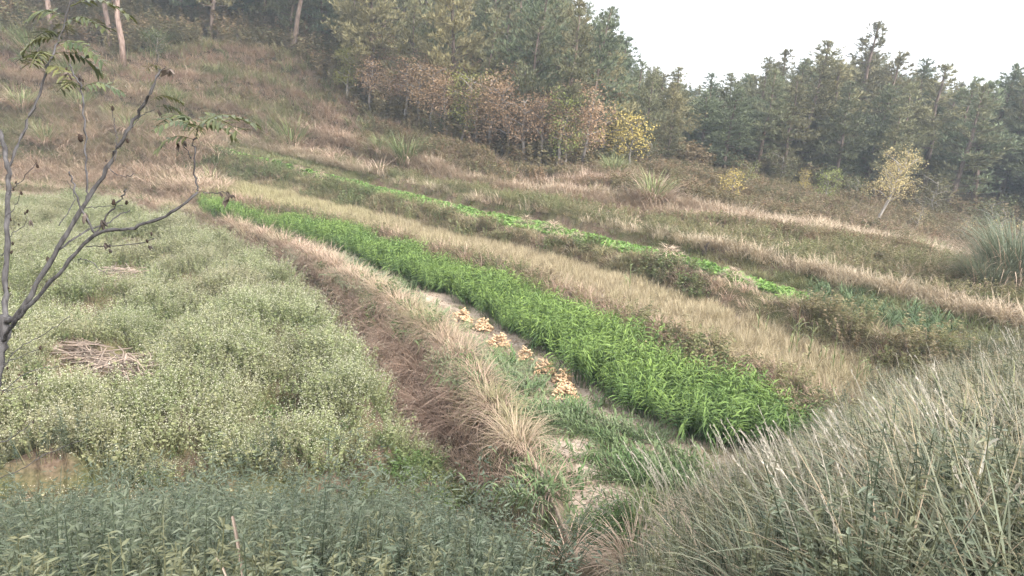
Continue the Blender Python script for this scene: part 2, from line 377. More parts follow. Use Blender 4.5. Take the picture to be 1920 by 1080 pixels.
# ------------------------------------------------------------------ the ground, one sheet
BARE = [(1075,838,60,16),(1130,955,62,48),(1018,895,18,40),(830,560,60,12),(960,640,34,8),(1150,790,30,10),(760,525,26,6),(1060,760,60,12),(1200,860,70,14),(690,497,24,7),(1110,880,30,20),(1230,790,40,12)]
def bare(px, py, k=1.0):
    m = np.zeros(px.shape)
    for cx, cy, a, b in BARE: m = np.maximum(m, 1 - ((px - cx) / (a * k)) ** 2 - ((py - cy) / (b * k)) ** 2)
    return m
def build_ground():
    th = np.concatenate([np.linspace(-PI, -.82, 40)[:-1], np.linspace(-.82, .78, 620), np.linspace(.78, PI, 40)[1:]])
    r = np.concatenate([[.02, .6, 1.2], np.geomspace(1.7, 62, 400), [70, 80, 95, 120, 160, 220, 300]])
    T, R = np.meshgrid(th, r, indexing='ij'); X = R * np.sin(T); Y = R * np.cos(T)
    Z = height(X.ravel(), Y.ravel()).reshape(X.shape); nt_, nr = X.shape
    me = bpy.data.meshes.new('ground'); V = np.stack([X, Y, Z], -1).reshape(-1, 3)
    i = np.arange(nt_ - 1)[:, None] * nr + np.arange(nr - 1)[None]; i = i.ravel()
    Q = np.stack([i, i + 1, i + nr + 1, i + nr], 1)[:, ::-1]
    me.vertices.add(len(V)); me.vertices.foreach_set('co', V.astype(np.float32).ravel())
    me.loops.add(Q.size); me.loops.foreach_set('vertex_index', Q.astype(np.int32).ravel())
    me.polygons.add(len(Q)); me.polygons.foreach_set('loop_start', (np.arange(len(Q)) * 4).astype(np.int32))
    me.update(); me.validate(); me.polygons.foreach_set('use_smooth', [True] * len(me.polygons))
    tc = np.clip(T.ravel(), TH[0], TH[-1]); rr = R.ravel()
    inG = (rr > rad(1, tc)) & (rr < rad(2, tc)); ge = np.interp(tc, TH, GEr)
    px, py, dp = proj(V[:, 0], V[:, 1], V[:, 2])
    soil = np.where(inG & (np.abs(rr - ge) < .5), .75, 0) + np.where(inG, .35, 0) + np.where((rr > rad(3, tc)) & (rr < rad(4, tc)), .6, 0)
    soil = np.where((dp > 1) & (bare(px, py) > 0), 1, soil)
    a = me.attributes.new('soil', 'FLOAT', 'POINT'); a.data.foreach_set('value', np.clip(soil, 0, 1).astype(np.float32))
    me.materials.append(ground_mat())
    return tag(obj('ground', me), 'brown earth of the valley, its terraces and hillside', 'ground', kind='structure')
build_ground()

# ------------------------------------------------------------------ plant prototypes
U = random.uniform; Gs = random.gauss
def p_tuft(name, mat, nb, L, W, lean=(.1, .6), curl=(.6, 1.6), spread=.12, nseg=3, cv=(0, 1), n=4, up=0):
    out = []
    for k in range(n):
        b = MB()
        for i in range(nb):
            az = U(0, 2 * PI); rr = spread * math.sqrt(U(0, 1)); a2 = az + Gs(0, .5)
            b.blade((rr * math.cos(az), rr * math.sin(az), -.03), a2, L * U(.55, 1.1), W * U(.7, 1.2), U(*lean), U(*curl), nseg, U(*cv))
        out.append(b.mesh('%s_%d' % (name, k), mat))
    return out
def p_leafy(name, mat, n=3, h=.35, ns=9, nl=8, L=.07, W=.035, spread=.15, fl=None, twig=None):
    out = []
    for k in range(n):
        b = MB()
        for i in range(ns):
            az = U(0, 2 * PI); rr = spread * math.sqrt(U(0, 1)); a = U(.05, .5); hh = h * U(.55, 1.1)
            base = np.array([rr * math.cos(az), rr * math.sin(az), 0]); d = np.array([math.cos(az) * math.sin(a), math.sin(az) * math.sin(a), math.cos(a)])
            b.tube([base, base + d * hh * .6, base + d * hh], [.004, .003, .002], 3, U(0, .3), False)
            for j in range(nl):
                t = U(.25, 1) ; p = base + d * hh * t; az2 = U(0, 2 * PI)
                b.leaf(p, (math.cos(az2), math.sin(az2), U(-.2, .7)), L * U(.6, 1.2), W * U(.7, 1.2), U(.1, .7) * .6 + t * .4, droop=.15)
        out.append(b.mesh('%s_%d' % (name, k), mat))
    return out
PR = {}
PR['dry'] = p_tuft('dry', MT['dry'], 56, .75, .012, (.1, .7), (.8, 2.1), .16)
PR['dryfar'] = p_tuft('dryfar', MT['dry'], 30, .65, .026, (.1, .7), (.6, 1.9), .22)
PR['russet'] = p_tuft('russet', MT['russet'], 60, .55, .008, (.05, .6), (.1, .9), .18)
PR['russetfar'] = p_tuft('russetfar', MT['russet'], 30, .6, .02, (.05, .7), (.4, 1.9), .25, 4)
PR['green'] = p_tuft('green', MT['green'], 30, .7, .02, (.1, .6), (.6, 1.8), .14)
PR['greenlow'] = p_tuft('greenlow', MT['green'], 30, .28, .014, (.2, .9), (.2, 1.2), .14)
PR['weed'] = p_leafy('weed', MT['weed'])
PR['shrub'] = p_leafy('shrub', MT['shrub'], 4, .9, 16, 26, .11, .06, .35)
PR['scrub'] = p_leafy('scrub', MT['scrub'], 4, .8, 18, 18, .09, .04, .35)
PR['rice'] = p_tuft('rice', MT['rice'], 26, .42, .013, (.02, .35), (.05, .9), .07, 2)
def p_buck(n=5):
    out = []
    for k in range(n):
        b = MB(); f = MB()
        for i in range(13):
            az = U(0, 2 * PI); rr = .2 * math.sqrt(U(0, 1)); a = U(.05, .55); hh = U(.35, .6)
            base = np.array([rr * math.cos(az), rr * math.sin(az), 0]); d = np.array([math.cos(az) * math.sin(a), math.sin(az) * math.sin(a), math.cos(a)])
            b.tube([base, base + d * hh], [.004, .002], 3, .6, False)
            for j in range(7):
                t = U(.35, .97); az2 = U(0, 2 * PI)
                b.dia(base + d * hh * t, (math.cos(az2), math.sin(az2), U(0, .6)), U(.03, .06), U(.022, .042), U(.1, 1), (Gs(0, .5), Gs(0, .5), 1))
            for j in range(8):
                q = base + d * hh * U(.75, 1.1) + np.array([Gs(0, .04), Gs(0, .04), Gs(0, .02)])
                f.dia(q, (Gs(0, 1), Gs(0, 1), .3), U(.012, .019), U(.01, .016), U(0, 1), (Gs(0, .6), Gs(0, .6), 1))
        nb = b.n; b.v += f.v; b.f += [tuple(x + nb for x in q) for q in f.f]; b.c += f.c; b.n += f.n
        me = b.mesh('buckwheat_%d' % k, MT['buck']); me.materials.append(MT['flower'])
        mi = np.zeros(len(me.polygons), np.int32); mi[len(me.polygons) - len(f.f):] = 1; me.polygons.foreach_set('material_index', mi)
        out.append(me)
    return out
PR['buck'] = p_buck()
def shoot(b, base, az, tilt, H, n, L, W, plane, c0=0.0, c1=1.0, t0=.22):
    """a ginger shoot: cane with two ranks of narrow leaves"""
    d = np.array([math.cos(az) * math.sin(tilt), math.sin(az) * math.sin(tilt), math.cos(tilt)])
    b.tube([base, base + d * H], [.006, .003], 3, .2, False)
    s_ = np.cross(d, [math.cos(plane), math.sin(plane), .01]); s_ /= np.linalg.norm(s_)
    for j in range(n):
        t = t0 + (1 - t0) * j / (n - 1); p = base + d * H * t; sgn = 1 if j % 2 else -1
        dd = s_ * sgn * U(.8, 1.15) + d * U(.15, .6) * (1 + max(0, t - .8) * 5) + np.array([Gs(0, .18), Gs(0, .18), 0])
        nr = d - s_ * sgn * .3 + np.array([Gs(0, .2), Gs(0, .2), 0])
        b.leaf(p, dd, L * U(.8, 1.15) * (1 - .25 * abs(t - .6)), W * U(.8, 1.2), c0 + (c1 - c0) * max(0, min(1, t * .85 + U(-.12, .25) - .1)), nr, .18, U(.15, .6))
def p_ginger(n=5):
    out = []
    for k in range(n):
        b = MB()
        for i in range(11):
            az = U(0, 2 * PI); rr = .19 * math.sqrt(U(0, 1))
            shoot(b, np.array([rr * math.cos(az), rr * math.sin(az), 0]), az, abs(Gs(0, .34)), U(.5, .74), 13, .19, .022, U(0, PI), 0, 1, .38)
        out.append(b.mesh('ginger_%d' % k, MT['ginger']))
    return out
PR['ginger'] = p_ginger()
def p_cut(n=5):
    out = []
    for k in range(n):
        b = MB()
        for i in range(7):
            az = Gs(0, .5); p = np.array([Gs(0, .12), Gs(0, .14), U(.01, .10)])
            shoot(b, p, az, PI / 2 - U(.0, .12), U(.5, .8), 12, .2, .026, U(0, PI), 0, 1)
        out.append(b.mesh('cutginger_%d' % k, MT['cut']))
    return out
PR['cut'] = p_cut()
def p_rosette(n=3):
    out = []
    for k in range(n):
        b = MB()
        for i in range(11):
            az = U(0, 2 * PI); a = U(.2, 1.0); b.leaf((0, 0, 0), (math.cos(az) * math.cos(a), math.sin(az) * math.cos(a), math.sin(a)), U(.12, .24), U(.08, .13), U(0, 1), (0, 0, 1), .1, .2)
        out.append(b.mesh('vegetable_%d' % k, MT['veggie']))
    return out
PR['veggie'] = p_rosette()
def maize_mesh(k, mat, H, nl, L, W, stem=True):
    b = MB(); 
    for i in range(nl):
        z = H * (.1 + .75 * i / nl); b.blade((0, 0, z), U(0, 2 * PI), L * U(.7, 1.1), W, U(.2, .5), U(.9, 2.0), 4, U(0, 1))
    if stem: b.tube([(0, 0, -.05), (Gs(0, .03), Gs(0, .03), H * .6), (Gs(0, .06), Gs(0, .06), H)], [.012, .01, .004], 4, .3)
    return b.mesh('maize_%s' % k, mat)

# ------------------------------------------------------------------ planting the bands
def band(k0, k1, dens, t0=0.0, t1=1.0, th0=-.80, th1=.74, inner=None, outer=None):
    th = np.linspace(th0, th1, 900)
    a = (inner(th) if inner is not None else rad(k0, th)); b = (outer(th) if outer is not None else rad(k1, th))
    b = np.maximum(b, a + 1e-3); A = a + (b - a) * t0; B = a + (b - a) * t1
    wgt = (B * B - A * A) * .5 * (th[1] - th[0]); N = int(wgt.sum() * dens)
    i = rng.choice(len(th), N, p=wgt / wgt.sum()); tt = th[i] + (rng.random(N) - .5) * (th[1] - th[0])
    r = np.sqrt(A[i] ** 2 + (B[i] ** 2 - A[i] ** 2) * rng.random(N)); t = (r - a[i]) / (b[i] - a[i])
    return finish(tt, r, t)
def finish(th, r, t):
    x = r * np.sin(th); y = r * np.cos(th); z = height(x, y)
    px, py, dp = proj(x, y, z)
    ok = ((dp > 1) & (px > -260) & (px < 2180) & (py < 1420)) | (r < 15)
    ftr = np.interp(th, FT[:, 0], FT[:, 1])
    return dict(th=th[ok], r=r[ok], t=t[ok], P=np.stack([x, y, z], 1)[ok], px=px[ok], py=py[ok], ft=ftr[ok])
def sel(S, m): return {k: v[m] for k, v in S.items()}
def put(name, proto, S, scl, tint, label, cat, tilt=None, rz=None, smin=.75, smax=1.25):
    N = len(S['r']); ps = PR[proto]
    if N == 0: return
    rz_ = rng.random(N) * 2 * PI if rz is None else rz
    s_ = scl * (smin + (smax - smin) * rng.random(N))
    tn = np.clip(tint + (rng.random(N) - .5) * .4, 0, 1)
    return scatter(name, ps, S['P'], rz_, s_, tn, rng.integers(0, len(ps), N), label, cat, tilt)
def nz(S, f, seed): return vnoise(S['P'][:, 0] * f, S['P'][:, 1] * f, seed)
footr = lambda th: np.interp(th, FT[:, 0], FT[:, 1])
ger = lambda th: np.interp(th, TH, GEr)

# buckwheat field
HEAPS = [(866,596,34),(905,614,30),(936,642,32),(986,669,20),(1021,693,34),(1056,716,34),(1062,742,40)]
PILES = [(185,688,105,44),(222,524,48,22)]
S = band(0, 0, 34, inner=lambda th: footr(th) - .6, outer=lambda th: rad(0, th) - .1, th1=.08)
m = nz(S, .55, 31) * .4 + nz(S, 1.5, 33) * .2 + fmound(S['P'][:, 0], S['P'][:, 1]) * .42
rightedge = np.clip((S['px'] - (380 + (S['py'] - 640) * .15)) / 260, 0, 1) * np.clip((S['py'] - 600) / 90, 0, 1)
m2 = m - rightedge * .17
for cx, cy, a, b in PILES: m2 = np.where(((S['px'] - cx) / a) ** 2 + ((S['py'] - cy - 6) / b) ** 2 < 1, 0, m2)
gap = (m2 < .40) | ((fmound(S['P'][:, 0], S['P'][:, 1]) < .335) & (rng.random(len(m)) < .85))
Sb = sel(S, ~gap & (rng.random(len(m)) < .9)); sb = np.clip(.5 + (m2[~gap] - .38) * 3.0, .45, 1.35)
sb = np.clip(.5 + (fmound(Sb['P'][:, 0], Sb['P'][:, 1]) - .40) * 2.2, .42, .95)
sb = sb * np.clip(.5 + (rad(0, Sb['th']) - Sb['r']) / 3.5, .5, 1)
put('buckwheat', 'buck', Sb, sb, nz(Sb, .4, 37) * .8 - .2, 'pale green flowering buckwheat covering the lower left field in mounds', 'buckwheat')
pil = m2 <= 0
Sg = sel(S, (gap | (rng.random(len(m)) < .25)) & ~pil)
put('field_weeds', 'weed', Sg, .75, nz(Sg, .7, 41) * .6 - .2, 'low green weeds in the gaps of the pale flowering field', 'weeds')
S2 = band(0, 0, 9, inner=lambda th: footr(th), outer=lambda th: rad(0, th), th1=.08)
S2 = sel(S2, (nz(S2, .9, 43) > .5) & (nz(S2, .55, 31) < .5))
put('field_grass', 'russetfar', S2, .5, .3, 'short brown dry grass between the mounds of the lower field', 'dry grass')

# bank between field and ginger terrace
S = band(0, 1, 34, -.05, 1.02)
left = S['px'] < 330
lo = sel(S, (S['t'] < .8) & (rng.random(len(S['r'])) < .35))
put('russet_grass', 'russet', lo, .85, nz(lo, .6, 51) * .9 - .25, 'fine russet dry grass on the steep face of the field bank', 'dry grass')
PR['bankbrown'] = p_tuft('bankbrown', MT['russet'], 60, 1.1, .02, (.2, .8), (.9, 2.2), .26, 5)
PR['russdroop'] = p_tuft('russdroop', MT['russet'], 50, .85, .014, (.3, .9), (.8, 2.0), .16, 5)
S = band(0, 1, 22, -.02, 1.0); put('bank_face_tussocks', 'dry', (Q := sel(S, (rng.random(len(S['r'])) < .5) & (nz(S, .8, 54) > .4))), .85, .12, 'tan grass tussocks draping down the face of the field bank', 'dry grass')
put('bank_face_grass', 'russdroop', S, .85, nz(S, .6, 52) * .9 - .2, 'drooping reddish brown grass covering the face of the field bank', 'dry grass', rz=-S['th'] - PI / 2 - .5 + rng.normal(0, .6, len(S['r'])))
S = band(1, 2, 42, inner=lambda th: rad(1, th) - .62, outer=lambda th: rad(1, th) + .12, th1=.09)
dirz = -S['th'] - PI / 2 - .5 + rng.normal(0, .5, len(S['r']))
put('bank_grass', 'dry', S, .9, np.clip(nz(S, .35, 53) * 1.2 - .5 + np.clip((S['px'] - 850) / 200, 0, .3), 0, 1), 'long bleached dry grass drooping over the crest of the field bank', 'dry grass', rz=dirz)
Sg = sel(S, nz(S, .5, 57) > .62)
put('bank_green_grass', 'green', Sg, .8, .25, 'green grass blades among the bleached grass on the bank crest', 'grass')
Sw = sel(band(0, 1, 12, 0, 1.05), slice(None)); Sw = sel(Sw, (nz(Sw, .45, 59) > .55))
put('bank_weeds', 'weed', Sw, 1.0, .2, 'green weeds growing on the face of the field bank', 'weeds')

S = band(0, 1, 9, .3, 1.0); S = sel(S, S['px'] > 250); put('bank_hump_tussocks', 'bankbrown', S, .62, nz(S, .6, 58) * .5 - .1, 'shaggy tan brown tussocks humped over the field bank', 'dry grass', smin=.6, smax=1.2)
# ginger bed
S = band(2, 2, 21, inner=lambda th: ger(th) + .14, outer=lambda th: rad(2, th) + .12)
S = sel(S, (S['px'] > 385) & (S['px'] < 1600) & (S['py'] < 930))
endm = (S['px'] - 1330) * .28 + 762 + 95 > S['py'] - 0
far = np.clip((S['r'] - 12) / 14, 0, 1)
hs = (1.06 + (nz(S, 1.6, 61) - .5) * .8) * (1 - .12 * far)
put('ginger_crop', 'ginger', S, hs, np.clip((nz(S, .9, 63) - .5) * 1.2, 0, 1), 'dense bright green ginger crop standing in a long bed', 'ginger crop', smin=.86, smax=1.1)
# cut leaves on the harvested strip
S = band(1, 2, 27, inner=lambda th: rad(1, th) + .1, outer=lambda th: np.maximum(ger(th) - .45, rad(1, th) + .15))
S = sel(S, (S['px'] > 560) & (S['px'] < 1330) & (bare(S['px'], S['py'], 1.3) <= 0) & (S['r'] > S['ft'] - .8) & (nz(S, .9, 71) > .33))
hm_ = np.ones(len(S['r']), bool)
for cx, cy, a in HEAPS: hm_ &= ((S['px'] - cx - 8) / (a * .5 + 34)) ** 2 + ((S['py'] - cy - 10) / 34) ** 2 > 1
S = sel(S, hm_)
put('cut_ginger_leaves', 'cut', S, .85, np.clip((nz(S, .7, 73) - .5) * 2.4, 0, .9), 'cut dark green ginger leaves strewn flat on the harvested strip', 'cut leaves', rz=2.4 + rng.normal(0, .8, len(S['r'])))
S = band(1, 2, 26, inner=lambda th: rad(1, th) + .2, outer=lambda th: ger(th) + .1)
S = sel(S, (S['px'] > 420) & (bare(S['px'], S['py']) <= 0) & (nz(S, 1.3, 77) > .5))
put('path_weeds', 'greenlow', S, .55, nz(S, .5, 79) * .6 - .2, 'low green grass on the path along the ginger bed', 'grass')

# bank up to the paddy, the paddy
PR['coarsedry'] = p_tuft('coarsedry', MT['dry'], 44, 1.25, .034, (.1, .7), (.9, 2.2), .3, 5)
PR['coarsegreen'] = p_tuft('coarsegreen', MT['green'], 44, 1.25, .034, (.1, .6), (.8, 2.0), .28, 5)
for k0, k1, ta, tb, sc2, dn, nm, lb in ((2, 3, .2, 1.1, .42, 6, 'paddy_bank_tussocks', 'shaggy brown tussocks along the low bank behind the ginger bed'), (4, 5, .3, .9, .5, 7, 'upper_bank_tussocks', 'shaggy brown tussocks on the bank below the vegetable strip'), (6, 7, .6, 1.1, .5, 6, 'edge_tussocks', 'shaggy tawny tussocks on the bank behind the vegetable strip'), (7, 8, .68, 1.03, .6, 5, 'ledge_tussocks', 'shaggy tawny tussocks on the riser of the second ledge')):
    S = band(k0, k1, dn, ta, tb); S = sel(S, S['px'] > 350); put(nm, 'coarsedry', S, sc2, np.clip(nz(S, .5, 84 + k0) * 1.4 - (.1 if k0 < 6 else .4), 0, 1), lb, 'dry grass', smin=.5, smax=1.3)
S = band(2, 3, 34, -.1, 1.05)
put('paddy_bank_scrub', 'scrub', (Q := sel(S, rng.random(len(S['r'])) < .22)), .55 + .2 * np.clip((Q['px'] - 1100) / 300, 0, 1), .35, 'dark brown scrub on the low bank behind the ginger bed', 'scrub')
put('paddy_bank_grass', 'russetfar', sel(S, rng.random(len(S['r'])) < .7), .8, .1, 'brown dry grass on the low bank behind the ginger bed', 'dry grass')
Sg = sel(S, (nz(S, .6, 83) > .55)); put('paddy_bank_weeds', 'weed', Sg, .9, .35, 'dull green weeds on the low bank behind the ginger bed', 'weeds')
S = band(3, 4, 55); S = sel(S, (S['px'] > 300))
put('rice_straw', 'rice', S, .85, np.clip((900 - S['px']) / 700, 0, 1) * .8 + nz(S, .5, 87) * .3 - .15, 'pale straw coloured rice standing on the narrow paddy', 'rice')
S = band(1, 4, 16, th1=-.3); S = sel(S, S['px'] < 345); put('ledge_grass', 'dry', S, 1.0, np.clip(nz(S, .4, 88) * 1.2 - .4, 0, 1), 'drooping tawny grass on the ledge at the left end of the paddy', 'dry grass')
S = band(3, 4, 12); S = sel(S, nz(S, .7, 89) > .56); put('paddy_grass', 'greenlow', S, .9, .3, 'short green grass between the pale rice', 'grass')

# bank up to the vegetable strip
S = band(4, 5, 34, -.02, .93); mid = S['px']
a = sel(S, rng.random(len(mid)) < .6)
put('upper_bank_grass', 'dryfar', a, .62, np.clip(nz(a, .45, 91) * 1.7 - .35, 0, 1), 'dry brown and green grass on the bank below the vegetable strip', 'dry grass')
b_ = sel(S, (nz(S, .5, 93) > .48) & (mid > 380)); put('upper_bank_scrub', 'scrub', (Q := sel(b_, rng.random(len(b_['r'])) < .5)), .5 + .2 * np.clip((Q['px'] - 1350) / 250, 0, 1), .45, 'low brown scrub on the bank below the vegetable strip', 'scrub')
c_ = sel(S, nz(S, .6, 97) > .55); put('upper_bank_weeds', 'weed', c_, 1.1, .35, 'green weeds on the bank below the vegetable strip', 'weeds')
# vegetable strip
S = band(5, 6, 85, .1, .8); S = sel(S, (S['px'] > 395) & (S['px'] < 1510) & (nz(S, 1.1, 99) > .24))
put('leaf_vegetables', 'veggie', S, .7, nz(S, .8, 101) * .9 - .2, 'bright green leafy vegetables growing along a narrow terrace', 'vegetables')
S = band(5, 6, 20); S = sel(S, S['px'] > 380)
put('strip_grass', 'greenlow', S, .45, .3, 'short grass along the edges of the vegetable strip', 'grass')

# bank behind and the upper slopes
S = band(6, 7, 30, 0, .7)
put('slope_weeds', 'greenlow', S, 1.0, nz(S, .5, 103) * 1.0 - .25, 'dull green grass at the foot of the brown slope', 'grass')
S = band(6, 7, 30, .6, 1.12)
put('slope_edge_grass', 'russetfar', S, .9, .7 + nz(S, .5, 105) * .5, 'tawny upright grass fringing the terrace edge on the slope', 'dry grass')
S = band(7, 8, 30, .66, 1.04)
put('ledge_fringe', 'russetfar', S, 1.05, .35 + nz(S, .6, 106) * .7, 'pale tawny grass on the riser of the second ledge', 'dry grass')
for ta, tb, nm, lb in ((.3, .47, 'third_ledge_grass', 'pale tawny grass on the riser of the third ledge'), (.71, .88, 'fourth_ledge_grass', 'pale tawny grass on the riser of the highest ledge')):
    S = band(8, 9, 22, ta, tb); put('ledge_fringe', 'russetfar', S, 1.1, .1 + nz(S, .6, 108) * .7, lb, 'dry grass')
S = band(7, 8, 9, 0, .7); S = sel(S, (S['px'] > 600) & (nz(S, .5, 104) > .5)); put('ledge_weeds', 'weed', S, .9, .6, 'dull green weeds on the flat of the second ledge', 'weeds')
for k0, ta, tb, lb in ((7, .5, .72, 'dark brush at the foot of the second ledge riser'), (8, .2, .34, 'dark brush at the foot of the third ledge riser'), (8, .6, .75, 'dark brush at the foot of the highest ledge riser')):
    S = band(k0, k0 + 1, 8, ta, tb); S = sel(S, S['px'] > 620); put('riser_brush', 'shrub', S, .42, .5, lb, 'brush')
S = band(7, 8, 24)
S = sel(S, (S['px'] < 650) | (S['t'] > .64) | (rng.random(len(S['r'])) < .12))
put('slope_dry_grass', 'dryfar', S, .85, np.clip(nz(S, .3, 107) * 2.0 - .95, 0, 1), 'brown dry grass covering the open slope', 'dry grass')
S = band(7, 8, 7, 0.02, .66); b_ = sel(S, (S['px'] > 550) & (nz(S, .6, 109) > .3)); put('slope_scrub', 'scrub', b_, .42 + .25 * nz(b_, .5, 110), .35 + .4 * nz(b_, .4, 112), 'dark brown scrub on the flat of the second ledge', 'scrub')
S = band(7, 8, 14, 0.0, .66); S = sel(S, S['px'] > 650); put('slope_low_grass', 'greenlow', S, .9, nz(S, .5, 114) - .1, 'dull low grass on the flat of the second ledge', 'grass')
S = band(8, 9, 15)
k_ = np.clip((S['px'] - 1150) / 200, 0, 1)
put('upper_slope_grass', 'russetfar', (Q := sel(S, rng.random(len(k_)) > np.clip((S['px'] - 700) / 250, 0, 1) * .72)), .95, .03 + .3 * nz(Q, .4, 116), 'reddish dry grass on the upper slope below the trees', 'dry grass')
b_ = sel(S, (nz(S, .3, 115) + k_ * .12 > .58) & (rng.random(len(k_)) < np.where(S['px'] < 700, .12, .4))); put('slope_bushes', 'shrub', b_, .75, .35, 'dark green bushes on the slope at the foot of the forest', 'bushes')
b_ = sel(S, (nz(S, .32, 117) > .42) & (rng.random(len(k_)) < np.where(S['px'] < 700, .12, .4))); put('slope_brush', 'scrub', b_, .8, .3 * nz(b_, .4, 118), 'reddish brown brush below the forest edge', 'brush')
S = band(9, 10, 2.2)
put('forest_undergrowth', 'shrub', S, 1.5, .3, 'dark undergrowth between the pine trunks', 'undergrowth')
S = band(2, 9, 4.2, th0=-.8, th1=-.1); S = sel(S, (S['px'] < 420) | ((S['px'] < 720) & (S['r'] > rad(7, S['th']))))
gm = nz(S, .3, 119) + np.clip((330 - S['py']) / 700, -.2, .12)
put('hillside_coarse_grass', 'coarsedry', sel(S, gm < .60), .85, .05, 'coarse tawny grass tussocks all over the left hillside', 'dry grass', smin=.6, smax=1.3)
put('hillside_green_tussocks', 'coarsegreen', sel(S, gm >= .60), .95, .25, 'coarse green grass tussocks in patches on the left hillside', 'grass', smin=.6, smax=1.3)
S = band(4, 8, 10, th0=-.8, th1=-.38)
S = sel(S, S['px'] < 400)
b_ = sel(S, nz(S, .35, 119) > .54); put('hillside_green_grass', 'green', b_, 1.25, .2, 'green patches of long grass on the left hillside', 'grass')
b_ = S; put('hillside_dry_grass', 'dry', b_, 1.3, np.clip(nz(b_, .4, 121) * 1.2 - .4, 0, 1), 'long tawny grass on the left hillside', 'dry grass')

def p_clod(n=3):
    out = []
    for k in range(n):
        b = MB(); b.tube([(0, 0, -.02), (0, 0, 0), (0, 0, .02), (0, 0, .035)], [.02, .04, .035, .012], 6, .5)
        b.v[0] = b.v[0] * (1 + rng.normal(0, .18, b.v[0].shape)); out.append(b.mesh('clod_%d' % k, MT['clod']))
    return out
PR['clod'] = p_clod()
PR['litter'] = p_tuft('litter', MT['dry'], 9, .16, .012, (1.3, 1.6), (-.1, .1), .12, 2)
S = band(1, 2, 45, inner=lambda th: rad(1, th) + .1, outer=lambda th: ger(th) + .1, th0=-.3)
put('soil_clods', 'clod', S, .8, .3, 'loose brown clods on the dug soil of the harvested strip', 'clods', smin=.3, smax=1.3)
S = sel(S, rng.random(len(S['r'])) < .35); put('soil_litter', 'litter', S, 1.0, .2, 'bits of dry stem littering the harvested strip', 'litter')
# ------------------------------------------------------------------ trees
def pine_meshes(k, H, cs, Rm, seed, nwh=17, sparse=1.0):
    random.seed(seed); t = MB(); c = MB(); pts = []; x = y = 0
    for i in range(9):
        pts.append((x, y, H * i / 8 - (.3 if i == 0 else 0))); x += Gs(0, .05) * H / 9; y += Gs(0, .05) * H / 9
    R0 = .016 * H; t.tube(pts, [R0 * (1 - .85 * i / 8) + .008 for i in range(9)], 7, .5)
    P = np.array(pts)
    def on(z): return np.array([np.interp(z, P[:, 2], P[:, 0]), np.interp(z, P[:, 2], P[:, 1]), z])
    def cluster(p, d, n=9):
        for q in range(n):
            dd = d + np.array([Gs(0, .55), Gs(0, .55), Gs(.15, .45)]); L = U(.17, .36)
            c.dia(p, dd, L, U(.035, .06), min(1, max(0, .1 + .5 * U(0, 1) + .35 * dd[2])))  # needles pointing up are coloured paler, painting in lit shoot tops
    for wv in range(nwh):
        f = wv / (nwh - 1); z = H * (cs + (.96 - cs) * f); prof = min(1, (1 - f) * 1.35 + .1) * (.6 + .4 * min(1, f * 4))
        for b in range(random.choice((3, 4, 5))):
            az = U(0, 2 * PI); L = Rm * max(.14, prof) * U(.55, 1.12); up = U(-.05, .35) + .5 * f
            p0 = on(z + Gs(0, .12)); n = 5; pp = [p0]
            for i in range(1, n + 1):
                a = up - .15 * math.sin(PI * i / n) + .25 * i / n
                pp.append(pp[-1] + np.array([math.cos(az), math.sin(az), math.tan(a)]) * L / n + np.array([Gs(0, .03), Gs(0, .03), 0]))
            t.tube(pp, [.028 * (1 - .7 * i / n) * (1.2 - .7 * f) for i in range(n + 1)], 3, .4, False)
            m = max(4, int(L * 15 * sparse))
            for i in range(m):
                s_ = .3 + .7 * (i + U(0, 1)) / m; q = s_ * n; j = min(n - 1, int(q)); p = pp[j] + (pp[j + 1] - pp[j]) * (q - j)
                off = np.array([Gs(0, .17), Gs(0, .17), Gs(.06, .12)]) * (.5 + L * .45)
                cluster(p + off, np.array([math.cos(az) * .6, math.sin(az) * .6, .75]), 8)
    top = on(H)
    for i in range(6): cluster(top - np.array([0, 0, i * .12]), np.array([Gs(0, .3), Gs(0, .3), 1.2]), 8)
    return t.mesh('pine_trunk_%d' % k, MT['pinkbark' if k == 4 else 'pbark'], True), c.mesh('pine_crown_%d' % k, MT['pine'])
PINES = [pine_meshes(0, 9, .30, 2.0, 101), pine_meshes(1, 9, .22, 2.2, 102), pine_meshes(2, 9, .38, 1.9, 103, 15),
         pine_meshes(3, 9, .18, 1.7, 104, 19), pine_meshes(4, 9, .45, 2.1, 105, 14), pine_meshes(5, 9, .25, 1.6, 106, 16, .75)]
